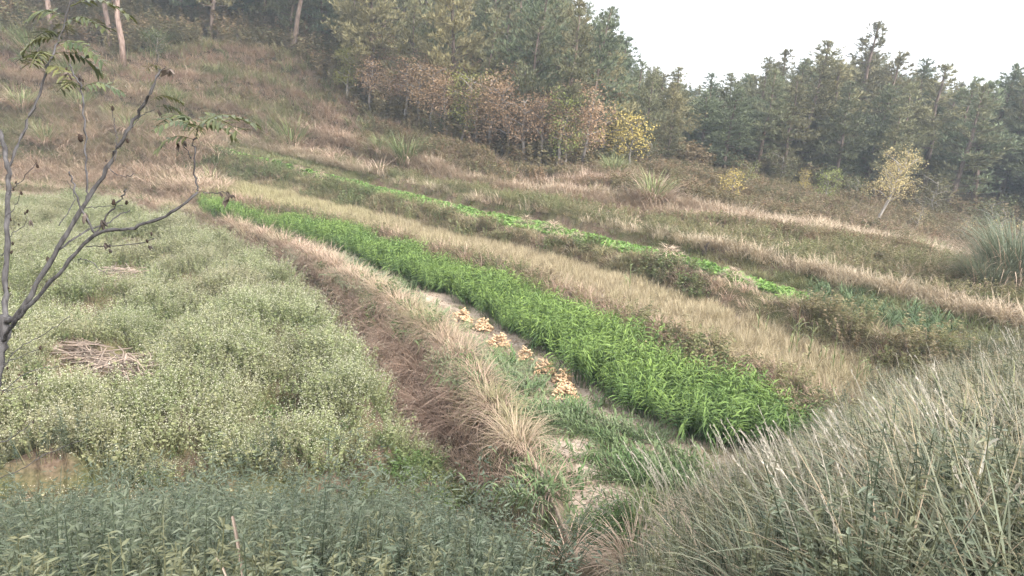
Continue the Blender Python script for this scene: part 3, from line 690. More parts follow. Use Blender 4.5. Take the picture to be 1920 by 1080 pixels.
def broad_meshes(k, H, cs, R, nl, ls, mat, bk, seed, lean=(0, 0), clump=.22, tr=.022, nlimb=13, ball=1.0):
    random.seed(seed); t = MB(); c = MB()
    pts = [np.array([lean[0] * (i / 6) ** 1.3 + Gs(0, .015) * H * (i > 0), lean[1] * (i / 6) ** 1.3 + Gs(0, .015) * H * (i > 0), H * .85 * i / 6 - (.15 if i == 0 else 0)]) for i in range(7)]
    t.tube(pts, [tr * H * (1 - .75 * i / 6) for i in range(7)], 6, .5); P = np.array(pts); ends = []
    for i in range(nlimb):
        f = cs + (1 - cs) * (i + .5) / nlimb; z = H * .85 * f * .96; p0 = np.array([np.interp(z, P[:, 2], P[:, 0]), np.interp(z, P[:, 2], P[:, 1]), z])
        az = i * 2.4 + U(-.5, .5); L = R * U(.6, 1.1) * (1 - .45 * abs(f - .55)); up = U(.35, 1.0)
        p1 = p0 + np.array([math.cos(az), math.sin(az), up]) * L * .5; p2 = p1 + np.array([math.cos(az + Gs(0, .4)), math.sin(az + Gs(0, .4)), up * .6]) * L * .5
        t.tube([p0, p1, p2], [tr * H * .38, tr * H * .25, .006], 4, .5, False)
        for j in range(4):
            q = (p0 + p1) / 2 + (p2 - (p0 + p1) / 2) * U(.1, 1.05) + np.array([Gs(0, .2), Gs(0, .2), Gs(0, .16)]) * R * .55 * ball
            t.tube([p1 + (p2 - p1) * U(0, .7), q], [.009, .004], 3, .5, False); ends.append(q)
    ends.append(P[-1])
    for i in range(nl):
        q = random.choice(ends) + np.array([Gs(0, 1), Gs(0, 1), Gs(0, .8)]) * clump
        c.dia(q, (Gs(0, 1), Gs(0, 1), Gs(-.3, .6)), ls * U(.7, 1.3), ls * U(.5, .8), U(0, 1))
    return t.mesh('%s_trunk' % k, bk, True), c.mesh('%s_crown' % k, mat)
def tree(name, ms, p, s, label, cat, group=None, rz=None, lean=(0, 0), sxy=None):
    e = thing(name, p, label, cat, group, (lean[0], lean[1], U(0, 2 * PI) if rz is None else rz), (s * (sxy or 1), s * (sxy or 1), s))
    obj('trunk', ms[0], e); obj('crown', ms[1], e); return e
def hfor(px, p, top):
    x, y, d = proj(*[np.array([v]) for v in p]); return float(d[0] * (y[0] - top) / FPX / math.cos(PIT))

random.seed(5); placed = []
def free(p, dmin):
    for q in placed:
        if (q[0] - p[0]) ** 2 + (q[1] - p[1]) ** 2 < dmin * dmin: return False
    placed.append(p); return True
# pines whose bare trunks show along the upper edge of the left slope
for px, py, dep, H, lab, cs, ln in [
  (95,48,43.6,10,'pale pinkish bare pine trunk at the top left corner, leftmost',4,.0),
  (207,72,43,9.5,'thin pale pine trunk between two others in the upper left',4,.05),
  (232,112,42.2,10.5,'thick pale pinkish pine trunk leaning at the upper left slope edge',4,.14),
  (545,112,44,10,'leaning brown pine trunk at the slope edge left of the dark thicket',2,.2),
  (722,135,43,10,'slender forked looking pine trunk above the russet saplings',2,.1),
  (660,95,46,9,'upright pine half hidden behind the dark thicket',0,.02),
  (395,75,45.5,9.5,'pine with low green branches above the reddish slope',1,.03)]:
    p = place(px, py, dep); placed.append(p); s = H / 9
    tree('pine_tree', PINES[cs], p, s, lab, 'pine tree', 'pines along the slope edge', lean=(0, ln))
# forest on the left hill
far_p = []
cand = band(9, 11, .9, th0=-.78, th1=.17); o_ = np.argsort(cand['r']); n1 = 0
for i in o_:
    p = cand['P'][i]; f = cand['t'][i]; px = cand['px'][i]
    if cand['t'][i] > .72 or cand['t'][i] < .02: continue
    if px < 330 and f < .12: continue
    if not free(p, 1.55 + f * 1.2): continue
    H = min(U(6, 9.2), hfor(px, p, float(np.interp(px, [900, 1000, 1065, 1110, 1170, 1200, 1300], [-400, -60, 5, 45, 112, 130, 150])) + U(0, 30)))
    if H < 2.5: continue
    k = random.choice((0, 1, 1, 3, 3, 5)); n1 += 1
    if n1 > 165: far_p.append((p, H / 9)); continue
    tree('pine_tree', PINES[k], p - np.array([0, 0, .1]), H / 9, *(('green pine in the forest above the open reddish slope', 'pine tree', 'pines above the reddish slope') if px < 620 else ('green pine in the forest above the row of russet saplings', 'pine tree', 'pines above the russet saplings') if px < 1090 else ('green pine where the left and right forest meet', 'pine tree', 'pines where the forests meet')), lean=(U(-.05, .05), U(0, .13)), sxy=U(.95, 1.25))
    if n1 >= 250: break
# forest on the right: front row by its outline, then filled behind
outline = [(1215,150),(1262,140),(1305,150),(1350,150),(1400,122),(1452,112),(1505,100),(1545,130),(1592,66),(1640,118),(1690,128),(1735,140),(1785,162),(1832,140),(1880,142),(1925,136),(1975,130),(2040,120)]
ORD = ['', 'first', 'second', 'third', 'fourth', 'fifth', 'sixth', 'seventh', 'eighth', 'ninth']
def ytop(px): return np.interp(px, [q[0] for q in outline], [q[1] for q in outline])
for j, (px, top) in enumerate(outline):
    dep = U(42, 47); p = place(px, 330, dep); placed.append(p); H = hfor(px, p, top)
    tree('pine_tree', PINES[(1, 3, 5)[j % 3]], p, H / 9, 'tallest pine standing above the right forest skyline' if j == 8 else '%s pine to the %s of the tallest on the right skyline' % (ORD[abs(j - 8)], 'left' if j < 8 else 'right'), 'pine tree', 'pines of the right skyline', lean=(0, U(0, .08)), sxy=U(1.2, 1.6))
cand = band(9, 11, .9, th0=.1, th1=.76); n2 = 0
for i in np.argsort(cand['r']):
    p = cand['P'][i]; px = cand['px'][i]
    if cand['t'][i] > .5 or cand['t'][i] < .01 or not free(p, 1.6): continue
    Hm = hfor(px, p, ytop(px) + 12); H = min(U(5.5, 9.5), Hm - U(0, 1)); n2 += 1
    if H < 2.5: continue
    if n2 > 105: far_p.append((p, H / 9)); continue
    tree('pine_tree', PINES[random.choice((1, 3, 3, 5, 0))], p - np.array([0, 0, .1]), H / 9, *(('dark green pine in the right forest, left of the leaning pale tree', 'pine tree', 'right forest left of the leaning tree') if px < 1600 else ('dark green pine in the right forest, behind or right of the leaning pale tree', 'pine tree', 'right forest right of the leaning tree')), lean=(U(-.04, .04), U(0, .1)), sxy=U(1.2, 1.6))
    if n2 >= 185: break

PR['pinecrown'] = [PINES[1][1], PINES[3][1], PINES[0][1]]
N_ = len(far_p); scatter('far_pine_wood', PR['pinecrown'], np.array([q[0] for q in far_p]), rng.random(N_) * 6.28, np.array([q[1] for q in far_p]), 0, rng.integers(0, 3, N_), 'mass of farther pine crowns deep in the woods behind', 'pine wood')
# russet saplings in a row along the slope
BR = [broad_meshes('russet%d' % k, 3.4, .42, .68, 1700, .075, MT['leafbrown'], MT['tbark'], 200 + k, clump=.2) for k in range(4)]
BG = broad_meshes('olive', 3.4, .25, .8, 1900, .075, MT['leafgreen'], MT['tbark'], 222, clump=.2)
row = [(655,212,95),(690,226,100),(735,238,98),(752,246,105),(780,258,110),(805,264,118),(835,270,112),(862,276,120),(895,284,115),(925,292,125),(950,300,128),(985,316,122),(1010,326,130),(1040,332,140),(1065,330,145),(1090,322,120)]
for j, (px, py, h) in enumerate(row):
  for rr in range(3):
    dep = np.interp(px, [655, 900, 1040, 1100], [41, 36.3, 34.2, 35]) + rr * 1.7 + U(-.2, .2)
    p = place(px + rr * 9 + U(-6, 6), py - rr * 6, dep); H = h * dep / FPX * U(.95, 1.35)
    tree('russet_sapling', (BR[(j + rr) % 4] if (j * 3 + rr) % 7 else BG), p, H / 3.4, 'russet leaved sapling in the row of thin trees on the slope', 'sapling', 'russet saplings in a row', lean=(U(-.05, .05), U(.02, .18)), sxy=U(.95, 1.2))
YT = [broad_meshes('yellow%d' % k, 3, .3, .9, 800, .11, MT['leafyellow'], MT['tbark'], 230 + k, clump=.2) for k in range(2)]
GT = [broad_meshes('yellowgreen%d' % k, 3, .15, .9, 900, .11, MT['leafgreen'], MT['tbark'], 240 + k, clump=.22) for k in range(2)]
PT = broad_meshes('paleyellow', 4, .38, 1.35, 2600, .085, MT['leafpale'], MT['palebark'], 261, lean=(1.0, 0), clump=.22, tr=.022, nlimb=16)
def one(name, ms, px, py, dep, top, Hm, label, cat, **k):
    p = place(px, py, dep); H = hfor(px, p, top); return tree(name, ms, p, H / Hm, label, cat, **k)
one('yellow_tree', YT[0], 1130, 300, 37, 195, 3, 'bright yellow tree beside the right end of the russet saplings', 'tree', sxy=1.15)
one('yellow_tree', YT[1], 1178, 312, 36, 212, 3, 'smaller yellow tree above the green grass clump', 'tree')
one('yellow_tree', YT[1], 1368, 392, 32, 318, 3, 'low yellow leaved bush tree on the open right slope', 'tree')
one('yellow_tree', GT[0], 1400, 365, 37, 305, 3, 'yellow green sapling behind the low yellow tree', 'sapling')
one('yellow_tree', YT[0], 1502, 372, 38, 316, 3, 'thin yellow topped sapling at the forest foot', 'sapling', sxy=.8)
one('yellow_tree', GT[1], 1545, 385, 36.5, 312, 3, 'lime green sapling at the forest foot', 'sapling')
one('leaning_tree', PT, 1640, 436, 33, 284, 4, 'leaning pale trunked tree with thin yellow foliage on the right', 'tree', rz=.1)
one('small_pine', PINES[3], 1250, 300, 38.5, 222, 9, 'small conical green pine at the foot of the right forest', 'pine tree', sxy=1.35)
one('russet_sapling', BR[0], 1645, 440, 32.6, 408, 3.4, 'orange leaved shoot at the foot of the leaning pale tree', 'shrub', sxy=1.2)
BS = broad_meshes('baresapling', 3, .4, .7, 160, .08, MT['leafpale'], MT['palebark'], 271, lean=(.5, 0), tr=.012)
for px, py, dep, top, lab in [(1712,440,33,380,'thin bare sapling right of the leaning pale tree'),(1862,462,31,385,'bare pale sapling near the right edge'),(1902,475,30,392,'leaning bare sapling at the far right edge'),(1800,455,32,400,'short bare sapling between two others on the right')]:
    one('bare_sapling', BS, px, py, dep, top, 3, lab, 'sapling', rz=.1)
EV = [broad_meshes('evergreen%d' % k, 3, .08, 1.1, 1500, .10, MT['shrub'], MT['tbark'], 280 + k, clump=.25) for k in range(2)]
for j, (px, py, dep, top, lab) in enumerate([(672,128,44,85,'dark evergreen bush at the pine edge beside the leaning trunk'),(295,100,43,55,'dark evergreen bush right of the thick pale trunk'),(1215,322,37,262,'dark green bush beside the small pine'),(1460,352,40,285,'dark green bush at the foot of the right forest'),(1745,405,38,330,'tall dark bush behind the leaning pale tree'),(1600,392,39,330,'dark bush left of the leaning pale tree'),(1850,440,36,370,'dark bush at the forest foot near the right edge')]):
    one('evergreen_bush', EV[j % 2], px, py, dep, top, 3, lab, 'bush', sxy=1.3)

# ------------------------------------------------------------------ big grass clumps
def clump_meshes(k, seed, n=420, L=1.5, W=.03, g=.55):
    random.seed(seed); a = MB(); d = MB()
    for i in range(n):
        az = U(0, 2 * PI); rr = .35 * math.sqrt(U(0, 1)); top = U(0, 1) < g
        (a if top else d).blade((rr * math.cos(az), rr * math.sin(az), 0), az + Gs(0, .35), L * U(.6, 1.15), W * U(.6, 1.2), U(.05, .45) if top else U(.4, .9), U(.7, 1.9), 5, U(0, 1), p=1.4)
    return a.mesh('clump_green_%d' % k, MT['fggrass' if k == 9 else 'green']), d.mesh('clump_dry_%d' % k, MT['dry'])
CMR = clump_meshes(9, 309, 1100, 1.25, .014, .8)
CM = [clump_meshes(0, 301), clump_meshes(1, 302, g=.75), clump_meshes(2, 303, g=.35)]
for j, (px, py, dep, w_, k, lab) in enumerate([
  (548,262,38.5,105,0,'large green arching grass clump left on the slope above the vegetable strip'),
  (500,240,40,70,1,'grass clump behind the large one at the left slope'),
  (760,312,35,95,1,'wide green grass clump below the russet saplings'),
  (712,298,36.5,60,0,'smaller grass clump left of the wide one below the saplings'),
  (1152,322,33,75,1,'green grass clump under the yellow trees'),
  (1222,395,28,105,2,'rounded grass clump with dry skirt in the middle of the open slope'),
  (135,175,42,80,1,'green grass clump at the left below the pine trunks'),
  (60,150,43,85,1,'green grass clump at the far left of the hillside'),
  (150,235,40.5,85,0,'green grass clump half way down the left hillside'),
  (45,250,40,80,2,'tawny grass clump at the left edge of the hillside'),
  (290,80,43.5,70,1,'tall green grass clump at the pine edge in the upper left'),
  (330,205,41,60,1,'green grass clump behind the foreground branch tip'),
  (1885,590,17.5,250,1,'huge green grass clump on the mound at the right edge'),
  (1830,610,17,160,0,'lower grass clump at the left foot of the huge one'),
  (1420,385,30,40,2,'small dry grass clump right of the low yellow tree'),
  (245,275,38.5,80,2,'tawny drooping grass clump on the left hillside ledge'),
  (90,310,38,80,2,'drooping dry grass clump above the far edge of the field'),
  (1735,505,24,70,0,'greenish grass clump left of the mound')]):
    p = place(px, py, dep); s = w_ * dep / FPX / 1.9
    e = thing('grass_clump', p, lab, 'grass clump', 'large grass clumps', (0, 0, U(0, 6)), s)
    cm = CMR if w_ > 150 else CM[k]
    obj('green_blades', cm[0], e); obj('dry_blades', cm[1], e)

# ------------------------------------------------------------------ straw heaps on the terrace edge
def straw_mesh(k, seed):
    random.seed(seed); b = MB()
    for i in range(240):
        az = U(0, 2 * PI); rr = U(0, .3); h = .34 * math.exp(-(rr / .25) ** 2) * U(.6, 1)
        b.blade((rr * math.cos(az), rr * math.sin(az) * .8, h), az + Gs(0, .5), U(.12, .28), .014, U(.9, 1.6), U(.4, 1.2), 3, U(0, 1))
    return b.mesh('straw_%d' % k, MT['straw'])
SM = [straw_mesh(k, 320 + k) for k in range(3)]
for j, (px, py, w_, lab) in enumerate([(560,328,52,'small straw heap at the left end of the vegetable strip'),(600,338,55,'second straw heap from the left end of the vegetable strip'),(985,424,60,'straw heap on the terrace edge left of the largest group'),(1035,436,68,'broad pale straw heap below the middle of the vegetable strip'),(1082,448,50,'dull straw heap right of the broad pale one'),(1252,492,95,'largest splayed straw heap on the terrace edge'),(1372,524,70,'straw heap right of the largest, near the dark gap'),(1405,534,45,'small brown straw heap beside the vegetable strip end')]):
    p = ground_at(px, py); d = float(proj(*[np.array([v]) for v in p])[2][0]); s = w_ * d / FPX / .95
    e = tag(obj('straw_heap', SM[j % 3], None, p - np.array([0, 0, .03]), (0, 0, U(0, 6)), s), lab, 'straw heap', 'straw heaps on the terrace edge')
random.seed(77)
p = ground_at(1318, 480); b = MB(); b.tube([(0, 0, -.1), (.05, 0, .2), (.16, .02, .42), (.2, .03, .62)], [.13, .11, .09, .05], 8, .5)
b.tube([(.12, 0, .3), (.0, .05, .45)], [.05, .03], 6, .5)
tag(obj('tree_stump', b.mesh('stump', MT['gapdark'], True), None, p, (0, 0, .2), .65), 'dark leaning form put in for the dark gap between grass banks behind the vegetable strip', 'stump')  # added solid form, stands in for a dark gap between two grass banks

# ------------------------------------------------------------------ maize
MZ = [maize_mesh('young%d' % k, MT['maize'], .3, 11, .42, .024, False) for k in range(3)]
S = band(5, 6, 24, .0, 1.25, th0=.25, th1=.7); S = sel(S, (S['px'] > 1512) & (S['px'] < 1790))
for i in range(min(240, len(S['r']))):
    tag(obj('maize_plant', MZ[i % 3], None, S['P'][i], (0, 0, U(0, 6)), U(.6, .95)), 'young dark green maize plant in the patch at the right end of the terrace', 'maize', 'young maize patch')
MD = [maize_mesh('tall%d' % k, MT['green'], 1.0, 7, .36, .035) for k in range(3)]
for j, px_ in enumerate([1420,1432,1478,1492,1512,1530,1545,1560,1576,1600,1612,1625,1640,1180,1172]):
    py_ = 665 + (px_ - 1480) * .52 if px_ > 1300 else 548
    tag(obj('maize_stalk', MD[j % 3], None, ground_at(px_, py_ + U(-6, 10)), (U(-.1, .1), U(-.1, .1), U(0, 6)), U(.55, .95)), 'slim standing maize stalk along the near edge of the pale paddy' if px_ > 1300 else 'lone maize stalk by the middle of the pale paddy edge', 'maize', 'standing maize stalks' if px_ > 1300 else 'lone maize stalks')
for j in range(26):
    px_ = U(650, 960); py_ = 388 + (px_ - 650) * .26 + U(-8, 6)
    tag(obj('maize_stalk', MD[j % 3], None, ground_at(px_, py_), (U(-.1, .1), U(-.1, .1), U(0, 6)), U(.5, .85)), 'yellowing maize plant at the foot of the bank behind the paddy', 'maize', 'yellowing maize behind the paddy')

# ------------------------------------------------------------------ ginger heaps and stalk heaps
def rhizome(k, seed):
    random.seed(seed); b = MB()
    for i in range(4):
        a = U(-.7, .7) + (i % 2) * .9; o = np.array([i * .035, Gs(0, .012), 0]); d = np.array([math.cos(a), math.sin(a), Gs(0, .25)])
        L = U(.05, .09); b.tube([o - d * L * .5, o - d * L * .3, o, o + d * L * .35, o + d * L * .55], [.006, .018, .021, .018, .006], 6, U(.2, 1))
    return b.mesh('rhizome_%d' % k, MT['ginroot'], True)
RZ = [rhizome(k, 340 + k) for k in range(4)]; random.seed(9)
for px, py, w_, n, lab in [(866,596,34,26,'ginger heap farthest up the path, first in the line'),(905,614,30,26,'tall second heap of ginger on the path'),(936,642,32,24,'third heap of ginger, beside the bent over ginger leaves'),(986,669,20,10,'smallest heap of ginger in the line'),(1021,693,34,24,'flat heap of ginger between the smallest and the largest'),(1056,716,34,26,'large ginger heap near the lower end of the line'),(1062,742,40,24,'lowest spread out heap of ginger, nearest the viewer')]:
    p = ground_at(px, py + 6); d = float(proj(*[np.array([v]) for v in p])[2][0]); R = w_ * d / FPX * .5 * 1.15
    e = thing('ginger_heap', p, lab, 'ginger heap', 'heaps of dug ginger')
    for i in range(int(n * 2.9)):
        a = U(0, 2 * PI); rr = R * math.sqrt(U(0, 1)); z = (.30 * (1 - rr / R) * U(.5, 1) + .03)
        obj('rhizome', RZ[i % 4], e, (rr * math.cos(a), rr * math.sin(a), z), (U(-.5, .5), U(-.6, .6), U(0, 6)), U(.5, .85))
def stalk(k, seed):
    random.seed(seed); b = MB(); b.tube(catmull([(-.5, 0, 0), (-.1, Gs(0, .03), .02), (.2, Gs(0, .04), .01), (.5, Gs(0, .05), 0)], 2), [.012] * 6 + [.007], 5, U(.2, 1))
    if k % 2: b.blade((.1, 0, .01), 1.0, .3, .03, 1.2, .6, 3, .8)
    return b.mesh('stalk_%d' % k, MT['stalk'])
SK = [stalk(k, 350 + k) for k in range(6)]; random.seed(10)
for parts, lab in [([(140,670,.42,46),(180,688,.4,46),(240,698,.42,46)], 'wide heap of dry maize stalks lying in the flowering field'), ([(222,522,.4,34)], 'small heap of dry maize stalks farther back in the flowering field')]:
    p0 = ground_at(parts[0][0], parts[0][1]); e = thing('stalk_heap', p0, lab, 'stalk heap')
    for px, py, R, n in parts:
        p = ground_at(px, py)
        for i in range(n):
            q = p + np.array([Gs(0, R * .55), Gs(0, R * .5), U(.04, .26)]) - p0
            obj('stalk', SK[i % 6], e, q, (0, U(-.25, .25), -.35 + Gs(0, .6)), U(.45, .95))
b = MB(); random.seed(12)
for i in range(9):
    shoot(b, np.array([Gs(0, .05), Gs(0, .05), 0]), -.3 + Gs(0, .5), U(.5, 1.1), U(.6, .85), 12, .22, .027, U(0, PI), 0, .7)
tag(obj('bent_ginger', b.mesh('bent_ginger', MT['ginger']), None, ground_at(985, 655)), 'bent over ginger clump leaning onto the path beside the third heap', 'ginger plant')

# ------------------------------------------------------------------ foreground: left shrubs
LEAF = []
for k in range(3):
    random.seed(400 + k); b = MB(); b.leaf((0, 0, 0), (1, 0, .1), .075, .014, .3 + .3 * k, (0, 0, 1), .2, .15 + .15 * k); LEAF.append(b.mesh('shrub_leaf_%d' % k, MT['fgleaf']))
def fgshrub(k, seed):
    random.seed(seed); st = MB(); fo = MB(); tips = []
    for i in range(15):
        az = U(0, 2 * PI); rr = .28 * math.sqrt(U(0, 1)); H = U(.6, 1.15); a = U(.05, .5)
        p = [np.array([rr * math.cos(az), rr * math.sin(az), -.05])]
        for j in range(5): p.append(p[-1] + np.array([math.cos(az) * math.sin(a * (1 + j * .15)), math.sin(az) * math.sin(a * (1 + j * .15)), math.cos(a * (1 + j * .15))]) * H / 5 + np.array([Gs(0, .02), Gs(0, .02), 0]))
        st.tube(p, [.006, .0055, .005, .004, .003, .002], 4, .4, False)
        for j in range(95):
            t = U(.15, 1) * 5; q = min(4, int(t)); pos = p[q] + (p[q + 1] - p[q]) * (t - q) + np.array([Gs(0, .05), Gs(0, .05), Gs(0, .03)]); az2 = az + Gs(0, 1.1)
            d = (math.cos(az2), math.sin(az2), U(-.25, .6)); L = U(.035, .075)
            if t > 3.6 and len(tips) < 10 and U(0, 1) < .2: tips.append((pos, az2, d[2]))
            else: fo.leaf(pos, d, L, L * .19, U(0, 1), None, .2, U(0, .3))
    return st.mesh('shrub_stems_%d' % k, MT['fgleaf']), fo.mesh('shrub_foliage_%d' % k, MT['fgleaf']), tips
FS = [fgshrub(k, 410 + k) for k in range(4)]; random.seed(14)
cand = band(0, 0, 7, inner=lambda th: th * 0 + 3.2, outer=lambda th: footr(th) - .5, th1=.05); got = []
for i in range(len(cand['r'])):
    p = cand['P'][i]; lim = np.interp(cand['th'][i], [-.62, -.3, -.12, .02, .1], [7.3, 6.6, 6.4, 6.6, 5.0])
    if cand['r'][i] > lim or any((p[0] - q[0]) ** 2 + (p[1] - q[1]) ** 2 < .40 ** 2 for q in got): continue
    got.append(p); k = random.randrange(4)
    e = thing('leafy_shrub', p, 'grey green narrow leaved shrub on the bank along the bottom left', 'shrub', 'shrubs along the bottom of the bank', (U(-.1, .1), U(-.1, .1), U(0, 6)), U(.75, 1.1))
    obj('stems', FS[k][0], e); obj('foliage', FS[k][1], e)
    if cand['r'][i] < 5.2:
        for j, (q, az, dz) in enumerate(FS[k][2][:6]): obj('leaf', LEAF[j % 3], e, q, (0, -math.atan(dz), az), U(.8, 1.2))
# right bank: long grass
PR['fg'] = p_tuft('fg', MT['fggrass'], 26, .74, .013, (.02, .6), (.3, 2.2), .14, 5, n=6)
PR['fgbroad'] = p_tuft('fgbroad', MT['green'], 16, .7, .024, (.05, .6), (.5, 2.2), .1, 5)
PR['thatch'] = p_tuft('thatch', MT['straw'], 30, .45, .008, (.7, 1.5), (.1, .8), .2, 3)
PR['fgdry'] = p_tuft('fgdry', MT['dry'], 24, .8, .007, (.02, .7), (.2, 2.0), .14, 5)
PR['fgweed'] = p_leafy('fgweed', MT['fgleaf'], 4, .6, 11, 30, .048, .012, .18)
S = band(0, 0, 62, inner=lambda th: th * 0 + 2.8, outer=lambda th: footr(th) + .4, th0=.02, th1=1.2)
S = sel(S, ((S['px'] - 1120) / 130) ** 2 + ((S['py'] - 985) / 110) ** 2 > 1)
gs = lambda q: np.interp(q['px'], [1000, 1150, 1300, 1450, 1650], [.3, .36, .55, .8, 1.0])
near = np.clip((S['th'] - .02) / .12, .3, 1)
put('bank_long_grass', 'fg', (Q := sel(S, (rng.random(len(near)) < np.interp(S['px'], [1100, 1350], [.25, .6])) & (nz(S, .9, 137) > .33))), gs(Q), nz(Q, .6, 131) * 1.2 - .35, 'long grey green grass on the bank at the lower right', 'grass')
put('bank_dry_grass', 'fgdry', (Q := sel(S, rng.random(len(near)) < np.interp(S['px'], [1200, 1450], [.05, .22]))), gs(Q), .45, 'thin dry grass stems among the long grass at the lower right', 'dry grass')
put('bank_broad_grass', 'fgbroad', (Q := sel(S, (rng.random(len(near)) < .16) & (nz(S, .8, 133) > .45))), gs(Q), .15, 'broad bladed green grass mixed into the bank at the lower right', 'grass')
put('bank_thatch', 'thatch', (Q := sel(S, (rng.random(len(near)) < .25) & (S['px'] > 1300))), 1.0, .2, 'matted dead straw under the long grass at the lower right', 'thatch')
put('bank_leafy_weeds', 'fgweed', (Q := sel(S, (rng.random(len(near)) < .42) & (nz(S, .7, 135) > .47))), gs(Q) * 1.05, .1, 'leafy weeds among the long grass at the lower right', 'weeds')
S = band(0, 0, 22, inner=lambda th: th * 0 + 2.0, outer=lambda th: footr(th) + .2, th0=-1.1, th1=.05)
put('bank_undergrowth', 'fgweed', S, .9, .02, 'low leafy growth under the shrubs at the lower left', 'weeds')
# plumed stems
def plume_meshes(k, seed):
    random.seed(seed); st = MB(); pl = MB()
    for i in range(6):
        az = -2.6 + Gs(0, .5); H = U(.8, 1.25); a = U(.1, .3); base = np.array([Gs(0, .08), Gs(0, .08), 0]); pts = [base]
        for j in range(6):
            aa = a + .1 * j; pts.append(pts[-1] + np.array([math.cos(az) * math.sin(aa), math.sin(az) * math.sin(aa), math.cos(aa)]) * H / 6)
        st.tube(pts, [.0035, .003, .003, .0025, .002, .002, .0015], 3, .6, False)
        for j in range(34):
            t = U(4.2, 6); q = min(5, int(t)); p = pts[q] + (pts[q + 1] - pts[q]) * (t - q); d = (pts[6] - pts[5]) / (H / 6) + np.array([Gs(0, .2), Gs(0, .2), Gs(0, .15)])
            pl.dia(p, d, U(.025, .05), .005, U(0, 1))
    return st.mesh('plume_stems_%d' % k, MT['plume']), pl.mesh('plume_heads_%d' % k, MT['plume'])
PM = [plume_meshes(k, 430 + k) for k in range(4)]; random.seed(15)
cand = band(0, 0, 2.6, inner=lambda th: th * 0 + 3.2, outer=lambda th: footr(th) + .3, th0=.19, th1=.68)
for i in range(min(110, len(cand['r']))):
    if cand['px'][i] < 1480 and cand['r'][i] < 5.2: continue
    e = thing('plumed_grass', cand['P'][i], 'pale plumed grass stems leaning left on the bank at the lower right', 'plumed grass', 'plumed grasses on the right bank', (0, 0, Gs(0, .35)), U(.7, 1.05))
    k = i % 4; obj('stems', PM[k][0], e); tag(obj('plumes', PM[k][1], e), kind='stuff')
# single blades and clumps that stand out
b = MB(); random.seed(16)
for i in range(42): b.blade((Gs(0, .07), Gs(0, .07), -.05), U(0, 6.28), U(.5, .95), .02, U(.05, .4), U(.1, 1.0), 5, U(.2, 1))
tag(obj('broad_grass_clump', b.mesh('broad_grass', MT['green']), None, ground_at(1205, 1010)), 'broad bladed green grass clump right of the bare soil patch', 'grass clump')
def strip(name, pts, wd, mat, label, cat, dep):
    b = MB(); P3 = catmull([Pd(x, y, dep + dd) for x, y, dd in pts], 5); n = len(P3); V = []; F_ = []
    for i, p in enumerate(P3):
        d = P3[min(i + 1, n - 1)] - P3[max(i - 1, 0)]; s_ = np.cross(d, fw); s_ /= np.linalg.norm(s_) + 1e-9
        wv = wd * (.35 + .65 * math.sin(PI * min(1, .25 + .75 * (1 - i / (n - 1))))) * .5 + .0006
        V += [p - s_ * wv, p + fw * wv * .5, p + s_ * wv]
    for i in range(n - 1): F_ += [(3 * i, 3 * i + 1, 3 * i + 4, 3 * i + 3), (3 * i + 1, 3 * i + 2, 3 * i + 5, 3 * i + 4)]
    b.add(V, F_, .9); o = obj(name, b.mesh(name, mat)); return tag(o, label, cat)
strip('dead_grass', [(1838,1010,0),(1836,930,0),(1842,870,-.02),(1852,835,-.05),(1872,822,-.1)], .017, MT['plume'], 'white arching dead grass blade standing out at the right', 'grass blade', 3.6)
strip('dead_grass', [(1846,965,0),(1862,925,0),(1884,912,-.03),(1890,880,-.05)], .012, MT['plume'], 'shorter pale bent grass blade right of the white arching one', 'grass blade', 3.5)
strip('dead_stalk', [(462,1130,0),(452,1060,.02),(444,1010,.04),(436,968,.06)], .013, MT['stalk'], 'pale dead stalk standing up at the bottom left of centre', 'stalk', 2.9)
strip('dead_stalk', [(432,1110,0),(420,1070,.02),(400,1036,.05)], .008, MT['stalk'], 'shorter grey stalk leaning left beside the pale one at the bottom', 'stalk', 2.9)

# ------------------------------------------------------------------ foreground tree on the left
DT = 3.3
def fp(x, y, dd=0): return Pd(x, y, DT + dd * 2.5)
BP = []
def snap(x, y, far=10):
    q = min(BP, key=lambda b: (b[0] - x) ** 2 + (b[1] - y) ** 2); d = math.hypot(x - q[0], y - q[1])
    if d > far: x = q[0] + (x - q[0]) * far / d; y = q[1] + (y - q[1]) * far / d
    return fp(x, y, q[2])
base = fp(-88, 1250); root = np.array([base[0], base[1], hz(base[0], base[1])])
ft_ = thing('bare_tree', root, 'dark nearly leafless young tree with seed pods at the left edge', 'tree')
def branch(name, pts, w0, w1, mat='fbark', par=None):
    q3 = [(p[0], p[1], p[2] if len(p) > 2 else 0) for p in pts]; BP.extend(tuple(v) for v in catmull(q3, 6))
    P3 = catmull([fp(*p) - root for p in q3], 6); n = len(P3); sc_ = DT / FPX * .5
    b = MB(); random.seed(len(pts) * 7 + int(abs(pts[0][0])))
    w0 *= .52; w1 *= .7
    b.tube([p + np.array([Gs(0, .003), Gs(0, .003), Gs(0, .003)]) for p in P3], [(1 + .12 * math.sin(i * 1.9)) * (w0 + (w1 - w0) * i / (n - 1)) * sc_ for i in range(n)], 7, .5)
    return obj(name, b.mesh(name, MT[mat], True), par or ft_)
br = [branch('trunk', [(-90,1260),(-64,1000),(-30,800),(-10,710),(2,650),(10,595)], 44, 30)]
branch('branch', [(10,600,0),(10,540,.02),(14,440,.03),(16,350,.05),(14,312,.05),(2,255,.07),(-30,180,.1)], 20, 12)
branch('branch', [(16,318,.05),(38,262,.06),(66,190,.07),(90,125,.08),(112,70,.1),(132,5,.1),(140,-50,.1)], 11, 5)
branch('branch', [(8,605,0),(40,580,-.03),(100,480,-.05),(150,395,-.06),(200,315,-.07),(245,235,-.08),(278,185,-.1),(300,130,-.1)], 20, 6)
